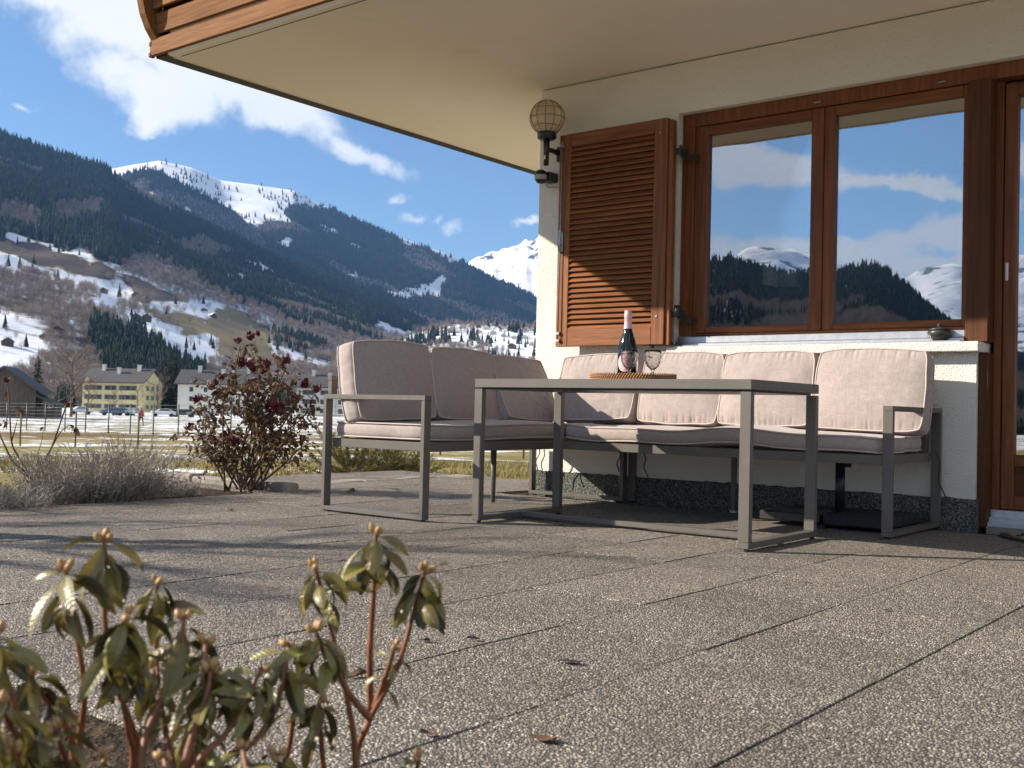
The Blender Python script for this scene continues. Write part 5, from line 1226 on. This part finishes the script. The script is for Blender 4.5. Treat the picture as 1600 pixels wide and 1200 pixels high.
def instancer(name, protos, pts, scl, label):
    """a points mesh whose node group puts a tree on every point"""
    n=len(pts)
    if n==0: return
    me=bpy.data.meshes.new(name); me.vertices.add(n); me.vertices.foreach_set('co',np.asarray(pts,np.float32).ravel())
    for nm,val,tp in (('scl',scl,'FLOAT'),('rz',np.random.uniform(0,6.28,n),'FLOAT'),('pick',np.random.randint(0,len(protos),n),'INT')):
        a=me.attributes.new(nm,tp,'POINT'); a.data.foreach_set('value',np.asarray(val,np.float32 if tp=='FLOAT' else np.int32))
    o=link(name,me,kind='stuff',label=label)
    g=bpy.data.node_groups.new(name,'GeometryNodeTree'); g.interface.new_socket('Geometry',in_out='INPUT',socket_type='NodeSocketGeometry'); g.interface.new_socket('Geometry',in_out='OUTPUT',socket_type='NodeSocketGeometry')
    gi=g.nodes.new('NodeGroupInput'); go=g.nodes.new('NodeGroupOutput'); jn=g.nodes.new('GeometryNodeJoinGeometry')
    def attr(nm,dt):
        q=g.nodes.new('GeometryNodeInputNamedAttribute'); q.data_type=dt; q.inputs[0].default_value=nm; return [s for s in q.outputs if s.enabled][0]
    for k,p in enumerate(protos):
        ip=g.nodes.new('GeometryNodeInstanceOnPoints'); oi=g.nodes.new('GeometryNodeObjectInfo'); oi.inputs[0].default_value=p; oi.inputs['As Instance'].default_value=True
        eq=g.nodes.new('FunctionNodeCompare'); eq.data_type='INT'; eq.operation='EQUAL'
        ii=[s for s in eq.inputs if s.type=='INT']; g.links.new(attr('pick','INT'),ii[0]); ii[1].default_value=k
        cx=g.nodes.new('ShaderNodeCombineXYZ'); g.links.new(attr('rz','FLOAT'),cx.inputs[2])
        g.links.new(gi.outputs[0],ip.inputs['Points']); g.links.new(eq.outputs[0],ip.inputs['Selection']); g.links.new(oi.outputs['Geometry'],ip.inputs['Instance'])
        rt=g.nodes.new('FunctionNodeEulerToRotation'); g.links.new(cx.outputs[0],rt.inputs[0]); g.links.new(rt.outputs[0],ip.inputs['Rotation'])
        g.links.new(attr('scl','FLOAT'),ip.inputs['Scale']); g.links.new(ip.outputs[0],jn.inputs[0])
    g.links.new(jn.outputs[0],go.inputs[0])
    md=o.modifiers.new('trees','NODES'); md.node_group=g
    return o
def scatter(h, n, names, pxr, cthr=.28, hc=(12,27), hd=(9,15), tpow=1.0, tmin=0.0, seed=0, flip=False, dmul=1.0):
    rs_=np.random.RandomState(seed); P=h['P']; nx=P.shape[0]; nt=h['nt']
    u=rs_.uniform(pxr[0]*(nx-1),pxr[1]*(nx-1)-1e-3,n); v=(tmin+(1-tmin)*rs_.uniform(0,1,n)**tpow)*(nt-1)-1e-3; v=np.clip(v,0,nt-1.001)
    i=u.astype(int); j=v.astype(int); fu=(u-i)[:,None]; fv=(v-j)[:,None]
    p=P[i,j]*(1-fu)*(1-fv)+P[i+1,j]*fu*(1-fv)+P[i,j+1]*(1-fu)*fv+P[i+1,j+1]*fu*fv
    q=p.copy()
    if flip: q[:,1]*=-1
    X,Y=project(q); Xj,Yj=jit(X,Y,4,s=h['seed']); cl=np.full(n,h['default'],dtype='<U1')
    for code,poly in h['classes']: cl[pip(Xj,Yj,poly)]=code
    r=rs_.uniform(0,1,n)
    # clumps of leafless wood inside the conifers
    cn=np.array([noise.noise(Vector((a*.0022,b*.0022,h['seed'])))+.5*noise.noise(Vector((a*.007,b*.007,1.0))) for a,b in p[:,:2]])
    con=((cl=='c')&(cn<cthr)&(r<.96))|((cl=='d')&(cn>.42)&(r<.5))|((cl=='s')&(r<.006))|((cl=='S')&(cn>.12)&(r<.06))
    dec=((cl=='c')&(cn>=cthr)&(r<.8*dmul))|((cl=='d')&(cn<=.42)&(r<.50*dmul))|((cl=='k')&(r<.75))|((cl=='s')&(r>.975))|((cl=='g')&(r>.985))|((cl=='b')&(r>.985))
    p[:,2]-=.5; dd=np.hypot(p[:,0],p[:,1]); hk=np.clip(.30+dd/3400,.36,1.0)
    if names[0]: instancer(names[0],CON,p[con],rs_.uniform(hc[0],hc[1],con.sum())*hk[con],names[2])
    if names[1]: instancer(names[1],BAR,p[dec],rs_.uniform(hd[0],hd[1],dec.sum())*np.clip(hk[dec]*1.25,.6,1.1),names[3])
    return con.sum(),dec.sum()
print('trees', scatter(hill1,80000,('conifer_forest','leafless_wood','dark spruce forest covering the near hillside','brown leafless woods on the lower hillside'),(.40,.96),tpow=1.0,seed=1,cthr=.36))
print('trees', scatter(hill2,52000,('mountain_forest','mountain_wood','spruce forest below the snow on the far mountain','leafless wood low on the far mountain'),(.05,.86),seed=2,hc=(20,32)))
print('trees', scatter(hill3,14000,('spur_forest','spur_wood','spruce forest on the spur before the snowy top','leafless wood on the spur'),(.0,.85),seed=3,hc=(20,32)))
print('trees', scatter(hill5,5000,('slope_conifers','slope_wood','conifers on the village slope','leafless wood on the village slope'),(.0,.7),seed=5))
print('trees', scatter(hillR,30000,('opposite_forest','opposite_wood','spruce forest on the slope reflected in the window','leafless wood reflected in the window'),(.1,.8),seed=6,flip=True,hc=(8,19),cthr=.5))

def on_hill(h, px, py):
    X,Y,P,nt=h['X'],h['Y'],h['P'],h['nt']; col=int(np.argmin(np.abs(X[:,nt//2]-px))); ys=Y[col,:nt]
    j=int(np.argmin(np.abs(ys-py))); a=P[col,j]; return Vector(a)
def on_ground(px, py):
    d=5.0; r=ray(px,py); hd=math.hypot(r.x,r.y)
    best=None
    for k in range(4000):
        d*=1.0015
        if CAM_H + r.z/hd*d < gz(d): break
    return Vector((r.x/hd*d, r.y/hd*d, gz(d)))

# ------------------------------------------------------------------ buildings
def face_win(parent, M, w, h, frame=True, sh=None):
    """window on a wall: M places its centre, x along the wall, -y outward"""
    o=MB().box(-w/2,w/2,-.06,.02,-h/2,h/2).build('window','house_glass',parent); o.matrix_local=M
    return o
def apartment(label, px, py, dist, L, Wd, eave, ridge, rot, mat, rows, groups, gable_cols, shutters, seed, chimneys=3):
    r=ray(px,py); hd=math.hypot(r.x,r.y); base=Vector((r.x/hd*dist,r.y/hd*dist,gz(dist)-.3))
    b=empty('apartment_house',base,R(rot),label=label,cat='house')
    MB().prism([(0,0,0),(0,Wd,0),(0,Wd,eave),(0,Wd/2,ridge-.4),(0,0,eave)],(L,0,0)).build('wall',mat,b)
    ov=.9; sl=(ridge-eave)/(Wd/2); rf=MB()
    for s in (0,1):
        y0=-ov if s==0 else Wd+ov; z0=eave-ov*sl+.35
        rf.prism([(-ov,y0,z0),(-ov,Wd/2,ridge+.3),(-ov,Wd/2,ridge),(-ov,y0,z0-.3)],(L+2*ov,0,0))
    ro=rf.build('roof','roof_tile',b)
    rr=random.Random(seed)
    for k in range(chimneys):
        x=L*(.2+.6*k/max(1,chimneys-1)); y=Wd*(.30 if k%2 else .42); z=eave+sl*y
        MB().box(x-.45,x+.45,y-.4,y+.4,z-.6,z+1.7).build('chimney','white_render',ro)
        MB().box(x-.55,x+.55,y-.5,y+.5,z+1.701,z+1.9).build('chimney_cap','aluminium',ro)
    for row in range(rows):
        z=1.7+row*(eave-.9)/rows
        for gx,gn in groups:
            for k in range(gn):
                x=L*gx+1.7*(k-(gn-1)/2)
                w=face_win(b,Matrix.Translation((x,0,z)),.95,1.25)
                if shutters: 
                    for s in (-1,1): MB().box(-.22,.22,-.10,-.061,-.65,.65).build('shutter',shutters,w,loc=(s*.66,0,0))
        for gc in gable_cols:
            y=Wd*gc; Mx=Matrix.Translation((L,y,z)) @ Matrix.Rotation(R(90),4,'Z')
            w=face_win(b,Mx,.95,1.25)
            if shutters:
                for s in (-1,1): MB().box(-.2,.2,-.10,-.061,-.65,.65).build('shutter',shutters,w,loc=(s*.65,0,0))
    MB().box(L*.02,L*.98,-.03,-.001,.0,.5).build('base_course','stone',b)
    MB().box(L*.66-.06,L*.66+.06,-.12,-.02,.5,eave-.3).build('downpipe','steel',b)
    return b
def facing(px): # rotation so that the long side faces the camera
    r=ray(px,600); return math.degrees(math.atan2(r.y,r.x))-90
apartment('pale yellow four storey apartment house with dark roof beyond the snowy field, left', 128,640,325,17.5,12.5,8.6,12.2,facing(170)-27,'yellow_render',3,((.18,3),(.47,2),(.76,3)),(.25,.5,.75),'shutter_green',1)
apartment('cream white apartment house with dark roof partly hidden by the large rose bush', 277,640,300,22,12,8.4,11.8,facing(330)-14,'white_render',3,((.16,1),(.33,1),(.62,2),(.85,2)),(.3,.7),None,2)
apartment('grey roofed cream house between the large rose bush and the sofa back', 463,640,310,17,12,8.6,12.0,facing(500)-14,'white_render',3,((.2,2),(.5,2),(.8,2)),(.3,.7),'shutter_green',3)

def chalet(label, h, px, py, w, mat, seed, name='chalet', rot=None, snowroof=False, group=None, walls2=None):
    rr=random.Random(seed); p=on_hill(h,px,py) if not isinstance(h,str) else on_ground(px,py)
    b=empty(name,p-Vector((0,0,.5)),R(rot if rot is not None else facing(px)+rr.uniform(-35,35)),label=label,cat='house' if name!='barn' else 'barn',group=group)
    d=w*.85; e=w*.48; rg=w*.80
    if walls2:
        MB().prism([(0,0,0),(w,0,0),(w,0,e*.5),(0,0,e*.5)],(0,d,0)).build('ground_floor',walls2,b)
        MB().prism([(0,0,e*.5),(w,0,e*.5),(w,0,e),(w/2,0,rg),(0,0,e)],(0,d,0)).build('wall',mat,b)
    else: MB().prism([(0,0,0),(w,0,0),(w,0,e),(w/2,0,rg),(0,0,e)],(0,d,0)).build('wall',mat,b)
    rf=MB(); sl=(rg-e)/(w/2); ov=w*.10
    for s in (0,1):
        x0=-ov if s==0 else w+ov; rf.prism([(x0,-ov,e-ov*sl+.25),(w/2,-ov,rg+.25),(w/2,-ov,rg),(x0,-ov,e-ov*sl)],(0,d+2*ov,0))
    rf.build('roof','snow' if snowroof else 'roof_tile',b)
    for k in range(3): MB().box(w*(.2+.27*k),w*(.2+.27*k)+.09*w,-.08,-.01,e*.55,e*.85).build('window','house_glass',b)
    MB().box(w*.4,w*.4+.1*w,-.08,-.01,.5,e*.45).build('door','chalet_wood',b)
    return b
GC='farm huts and chalets on the hillside'
for k,(lab,px,py,w,mat,sr,w2) in enumerate((
    ('dark wooden hut on the snowfield at the far left edge',10,542,8.5,'chalet_wood',False,None),
    ('small orange brown hut on the snow, left of the wide dark shed',62,528,7,'chalet_wood',False,'white_render'),
    ('wide dark shed at the edge of the leafless wood above the barn',82,522,11,'chalet_wood',False,None),
    ('small dark hut at the top of the snowfield by two trees',157,456,9,'chalet_wood',False,None),
    ('dark farmhouse on the left of the pair above the tan meadow',208,466,11,'chalet_wood',False,None),
    ('dark farm barn on the right of the pair above the tan meadow',226,473,12,'chalet_wood',False,None),
    ('dark hut on the left of the pair in the middle of the snow slope',203,499,11,'chalet_wood',False,None),
    ('dark hut on the right of the pair in the middle of the snow slope',226,499,11,'chalet_wood',False,None),
    ('small reddish hut on the tan meadow at its right end',318,489,8,'chalet_wood',False,'white_render'),
    ('tiny hut with snowy roof under the brown field',190,418,10,'chalet_wood',True,None),
    ('small hut on the patch of snow right of the meadow',334,494,9,'chalet_wood',True,None),
    ('grey house among trees at the foot of the meadow',345,568,9,'white_render',False,None),
    ('pale house with snowy roof at the foot of the snow slope behind the rose bush',388,570,10,'white_render',True,None),
    ('white house with dark roof just above the grey roofed cream house',463,574,12,'white_render',False,None))):
    chalet(lab,hill1,px,py,w,mat,k+10,'chalet',None,sr,GC,w2)
rr=random.Random(77)
VP=[(742,512),(752,515),(760,511),(768,517),(775,513),(784,516),(790,512),(798,518),(806,513),(812,519),(820,514),(828,518),(765,524),(779,527),(800,529),(815,530),(740,522),(826,540),(790,545)]
ORD='first second third fourth fifth sixth seventh eighth ninth tenth eleventh twelfth'.split()
rows=[sorted(p for p in VP if p[1]<520), sorted(p for p in VP if 520<=p[1]<535), sorted(p for p in VP if p[1]>=535)]
for q,(row,nm) in enumerate(zip(rows,('top row of village','middle row of village','lowest row of village'))):
    for k,(px,py) in enumerate(row):
        wm=rr.choice(('white_render','chalet_wood','white_render')); sn=rr.random()<.35
        chalet('%s house, %s roof, %s from left in %s'%('white' if wm=='white_render' else 'wooden','snowy' if sn else 'dark',ORD[k],nm),hill5,px,py,rr.uniform(9,13),wm,q*20+k+40,'village_house',None,sn,'village houses on the far slope')

# barn at the left edge
def barn():
    p=on_ground(-46,652); d=math.hypot(p.x,p.y); r=ray(-46,652); b=empty('barn',p-Vector((0,0,.3)),R(facing(20)-8),label='weathered grey wooden barn with lean-to at the left edge beyond the fence',cat='barn')
    W_=8.6; s=1.0; e=4.6; rg=7.6; dp=12
    sc=d/175.0; W_*=sc;e*=sc;rg*=sc;dp*=sc
    MB().prism([(0,.12,0),(W_,.12,0),(W_,.12,e),(W_*.5,.12,rg),(0,.12,e)],(0,dp,0)).build('wall','barn_wood_z',b)
    nb=34; pw=W_/nb; rrb=random.Random(3)
    for i in range(nb):
        x0=i*pw; xm=x0+pw/2; top=e+(rg-e)*(1-abs(xm-W_/2)/(W_/2))
        MB().box(-pw*.46,pw*.46,-.03,.04+rrb.uniform(-.02,.02),-top/2,top/2-.02).build('plank','barn_wood_z',b,loc=(xm,.06,top/2))
    rf=MB(); sl=(rg-e)/(W_/2); ov=1.1*sc
    for q in (0,1):
        x0=-ov if q==0 else W_+ov; rf.prism([(x0,-ov,e-ov*sl+.3),(W_/2,-ov,rg+.3),(W_/2,-ov,rg),(x0,-ov,e-ov*sl)],(0,dp+ov*2,0))
    rf.build('roof','roof_tile',b)
    lw_=3.4*sc
    MB().prism([(W_+.02,.5,0),(W_+lw_*.8,.5,0),(W_+lw_*.8,.5,1.9*sc),(W_+.02,.5,1.9*sc)],(0,dp*.7,0)).build('lean_to','barn_wood_x',b)
    MB().prism([(W_+.05,-.4,3.9*sc),(W_+lw_,-.4,2.15*sc),(W_+lw_,-.4,1.9*sc),(W_+.05,-.4,3.6*sc)],(0,dp*.8,0)).build('lean_to_roof','roof_tile',b)
    for q in range(2): MB().box(W_+lw_*(.35+.4*q),W_+lw_*(.35+.4*q)+.25,-.35,-.1,0,2.3*sc-.3*q).build('post','barn_wood_z',b)
barn()

# ------------------------------------------------------------------ single trees near the houses
def bare_tree(label, base, H, seed, spread=.5, lean=(0,0), group=None, trunk_r=None, levels=4):
    rr=random.Random(seed); t=empty('bare_tree',base,label=label,cat='tree',group=group); tr=trunk_r or H*.016
    top=Vector((lean[0],lean[1],H*.72)); cv=bez([(0,0,-.2),(lean[0]*.2,lean[1]*.2,H*.25),(lean[0]*.6+.02*H*rr.uniform(-1,1),lean[1]*.6,H*.5),top],6); n=len(cv)
    MB().tube(cv,[tr*(1-.82*i/(n-1)) for i in range(n)],8).build('trunk','bark',t)
    m=MB()
    def grow(p,d,L,r,lv):
        e=p+d*L; mid=p+d*L*.5+Vector((rr.uniform(-1,1),rr.uniform(-1,1),rr.uniform(-.3,1)))*L*.08
        m.tube([p,mid,e],[r,r*.75,r*.5],5 if lv>2 else 3,cap=False)
        if lv==0: return
        for k in range(rr.choice((3,3,4)) if lv>1 else 3):
            dd=(d+Vector((rr.uniform(-1,1),rr.uniform(-1,1),rr.uniform(-.35,.85)))*spread*1.5).normalized(); q=p.lerp(e,rr.uniform(.35,1.0)); grow(q,dd,L*rr.uniform(.5,.75),r*.5,lv-1)
    for k in range(15):
        i=int(n*(.30+.68*k/15)); p=cv[min(i,n-1)]; a=k*2.4+rr.uniform(-.4,.4); d=Vector((math.cos(a),math.sin(a),rr.uniform(.35,1.1))).normalized(); grow(p,d,H*.20*rr.uniform(.7,1.25),tr*.42,levels-1)
    m.build('branches','twig',t,kind='stuff'); return t
def spruce(label, base, H, seed, group=None, wid=.17):
    rr=random.Random(seed); t=empty('spruce',base,label=label,cat='tree',group=group)
    MB().tube([(0,0,-.3),(0,0,H*.5),(0,0,H*.98)],[H*.016,H*.009,.01],7).build('trunk','bark',t)
    V=[];F=[]
    lay=int(22+H*.6)
    for k in range(lay):
        f=k/lay; z=H*(.06+.93*f); r=H*wid*(1-f)**.85*rr.uniform(.75,1.15)+.05
        nb=max(5,int(15*(1-f*.6)))
        for b in range(nb):
            a=6.283*b/nb+rr.uniform(-.3,.3); L=r*rr.uniform(.65,1.15); dr=L*rr.uniform(.25,.6); w=L*.20+.05; c,s=math.cos(a),math.sin(a)
            i=len(V); zz=z+rr.uniform(-.15,.15)
            V += [(0,0,zz),(c*L*.55-s*w,s*L*.55+c*w,zz-dr*.35),(c*L,s*L,zz-dr+.12*L),(c*L*.55+s*w,s*L*.55-c*w,zz-dr*.4),(c*L*.6,s*L*.6,zz-dr*.95)]
            F += [(i,i+1,i+2),(i,i+2,i+3),(i+1,i+4,i+3)]
    link('crown',from_np('crown',V,F,'conifer'),t); return t
def gp(px,d):
    r=ray(px,620); hd=math.hypot(r.x,r.y); return Vector((r.x/hd*d,r.y/hd*d,gz(d)-.1))
bare_tree('tall leafless tree with a straight trunk in front of the yellow apartment house', gp(112,180),13.5,3,.5,trunk_r=.26)
bare_tree('leafless tree leaning by the left corner of the yellow apartment house', gp(137,215),9,5,.5,(.8,0))
bare_tree('leafless shrubby tree close to the barn roof', gp(84,200),9.5,8,.6)
bare_tree('small leafless garden tree before the gable of the yellow apartment house', gp(215,285),8.5,12,.55)
bare_tree('leafless garden tree between the yellow and the cream apartment houses', gp(246,270),10,14,.55)
bare_tree('small leafless tree before the windows of the yellow apartment house', gp(178,270),7,16,.6)
GS='spruces between the apartment houses'
spruce('broad dark spruce directly right of the yellow apartment house', gp(262,330),20,1,GS,.19)
spruce('slim spruce left of the cream apartment house', gp(284,345),19,2,GS,.16)
spruce('pale green spruce at the corner of the cream apartment house', gp(296,335),14,3,GS,.2)
spruce('dark spruce behind the barn, left of the tall leafless tree', gp(58,300),17,4,GS,.2)
spruce('low spruce peeping behind the roof of the yellow apartment house', gp(236,400),19,5,GS)
spruce('tall spruce behind the gap of the two apartment houses', gp(272,385),24,6,GS)
# tree and shrubs outside the picture on the sunny side: their shade lies on the patio
bare_tree('leafless garden tree left of the patio outside the photo', (-8.6,-1.3,-.1),4.6,31,.6,trunk_r=.06)
bare_tree('leafless shrub by the patio outside the photo on the left', (-6.9,1.55,-.05),1.5,33,.75,trunk_r=.03)
spruce('slim clipped evergreen by the patio outside the photo on the left', Vector((-5.85,.93,-.05)),1.78,9,None,.085)

# ------------------------------------------------------------------ fences
def post_fence(label, cat, pts, h, r, mat, wires, name='field_fence', rails=False):
    b=Vector(pts[0]); f=empty(name,b,label=label,cat=cat)
    for p in pts:
        MB().tube([(0,0,-.2),(0,0,h)],r,6).build('post',mat,f,loc=Vector(p)-b)
    for a,c in zip(pts,pts[1:]):
        m=MB()
        for w in wires: m.tube([Vector(a)-b+Vector((0,0,h*w)),Vector(c)-b+Vector((0,0,h*w))],.008 if not rails else .012,4,cap=False)
        m.build('wire' if not rails else 'mesh_wire',mat,f,kind='stuff')
    return f
fp=[]
for k,(px,d) in enumerate(((-60,86),(-20,83),(12,81),(43,79),(72,77.5),(103,76),(135,74),(171,72),(205,70.5),(241,68.5),(280,66.5),(319,64.5),(362,62.5),(408,60.5),(456,58.5),(508,56.5),(565,54.5),(625,53),(690,51.5),(760,50))): fp.append(gp(px,d))
post_fence('long green metal post and wire fence across the snowy field','fence',fp,1.95,.042,'fence_green',[.04+.115*i for i in range(9)],rails=True)
wp=[gp(px,d) for px,d in ((-40,37),(34,36),(120,35),(218,34),(322,33),(440,32),(560,31),(690,30),(820,29))]
post_fence('low fence of thin grey wooden stakes in the grass before the green fence','fence',wp,1.15,.03,'post_wood',[.75],name='stake_fence')
st_=empty('snow_marker',gp(672,26),label='red and white marker stake standing in the field behind the sofa',cat='stake')
MB().tube([(0,0,-.1),(0,0,.62)],.03,6).build('stake','red_jacket',st_); MB().tube([(.0,0,.621),(0,0,.75)],.03,6).build('tip','white_plastic',st_)

# ------------------------------------------------------------------ parked cars and a walker
def car(label, px, d, rot, mat, seed):
    b=empty('parked_car',gp(px,d)+Vector((0,0,.1)),R(facing(px)+rot),label=label,cat='car',group='cars parked before the apartment houses')
    pr=[(-2.1,.35),(-2.15,.75),(-2.0,1.0),(-1.2,1.05),(-.6,1.45),(.9,1.48),(1.7,1.05),(2.1,.95),(2.15,.4)]
    MB().prism([(x,-.82,z) for x,z in pr],(0,1.64,0)).build('body',mat,b)
    for s in (-.83,.825): MB().prism([(x,s,z) for x,z in ((-1.0,1.08),(-.52,1.38),(.8,1.40),(1.4,1.08))],(0,.006,0)).build('side_window','house_glass',b)
    wh=MB().tube([(0,-.1,0),(0,.1,0)],.32,12).mesh('wheel','rubber')
    for x in (-1.35,1.35):
        for y in (-.76,.76): link('wheel',wh,b,loc=(x,y,.32))
    return b
for k,(lab,px,d,rot,mat) in enumerate((('dark blue car parked at the left before the yellow apartment house',176,212,8,'car_blue'),('white car parked next to the dark blue car',192,214,-20,'car_white'),('grey car parked in the middle of the row',208,218,70,'car_grey'),('white car parked right of the walker in the row',256,205,5,'car_white'),('dark car parked before the cream apartment house',287,208,12,'car_dark'),('silver car at the right end of the row by the rose bush',312,204,-10,'car_grey'),('white car standing apart at the left by the barn',126,222,15,'car_white'))): car(lab,px,d,rot,mat,k)
def walker():
    b=gp(222,112)+Vector((0,0,.1)); p=empty('person',b,R(facing(222)+40),label='tiny walker in a red jacket and dark trousers in the snowy field',cat='person')
    def skin(name, verts, edges, rad, mat):
        me=bpy.data.meshes.new(name); me.from_pydata(verts,edges,[]); o=link(name,me,p); me.materials.append(MAT[mat])
        md=o.modifiers.new('skin','SKIN'); 
        for v,r in zip(me.skin_vertices[0].data if len(me.skin_vertices) else [],rad): v.radius=(r,r)
        o.modifiers.new('s','SUBSURF').levels=1; return o
    V=[(0,0,.92),(0,0,1.15),(0,.02,1.40),(0,.03,1.52),(0,.04,1.66),(.10,0,.88),(.11,-.10,.48),(.11,-.16,.06),(-.10,0,.88),(-.11,.14,.48),(-.11,.26,.08),(.20,.02,1.38),(.27,.08,1.12),(.26,-.06,.92),(-.20,.02,1.38),(-.27,-.06,1.12),(-.25,-.20,.96),(.11,-.27,.03),(-.11,.16,.03)]
    E=[(0,1),(1,2),(2,3),(3,4),(0,5),(5,6),(6,7),(0,8),(8,9),(9,10),(2,11),(11,12),(12,13),(2,14),(14,15),(15,16),(7,17),(10,18)]
    rad=[.15,.15,.16,.06,.10,.09,.065,.045,.09,.065,.045,.075,.055,.04,.075,.055,.04,.035,.035]
    me=bpy.data.meshes.new('body'); bm=bmesh.new(); ly=bm.verts.layers.skin.verify(); vs=[bm.verts.new(v) for v in V]; [bm.edges.new((vs[a],vs[b_])) for a,b_ in E]
    for v,r in zip(vs,rad): v[ly].radius=(r,r)
    vs[0][ly].use_root=True
    bm.to_mesh(me); bm.free(); o=link('body',me,p); me.materials.append(MAT['dark_cloth']); o.modifiers.new('skin','SKIN'); o.modifiers.new('sub','SUBSURF').levels=1
    MB().lathe([(.15,.86),(.19,.90),(.19,1.15),(.21,1.36),(.10,1.47),(.07,1.48)],12).build('jacket','red_jacket',p)
    for s in (-1,1): MB().tube([(s*.19,.02,1.39),(s*.28,.06*s,1.12),(s*.26,-.1,.95)],[.085,.07,.055],8).build('sleeve','red_jacket',p)
    MB().lathe([(0,1.56),(.07,1.57),(.10,1.64),(.10,1.70),(.06,1.775),(0,1.785)],12).build('head','skin',p)
    MB().lathe([(.103,1.67),(.105,1.72),(.065,1.79),(0,1.80)],12).build('hat','dark_cloth',p)
walker()

# ------------------------------------------------------------------ haze over the valley
HAZE = 3.8e-5
if HAZE:
    hm=bpy.data.materials.new('haze'); hm.use_nodes=True; ht=hm.node_tree; ht.nodes.clear()
    pv=N(ht,'ShaderNodeVolumePrincipled',{'Color':(.24,.50,1.0,1),'Density':HAZE,'Anisotropy':.2}); N(ht,'ShaderNodeOutputMaterial',{'Volume':pv.outputs[0]})
    try: hm.cycles.homogeneous_volume=True
    except Exception: pass
    hz=MB().box(-10500,4200,-9800,10500,-160,1750); bm=hz.bm
    me=bpy.data.meshes.new('haze'); bm.to_mesh(me); bm.free(); me.materials.append(hm); link('haze',me,kind='stuff')
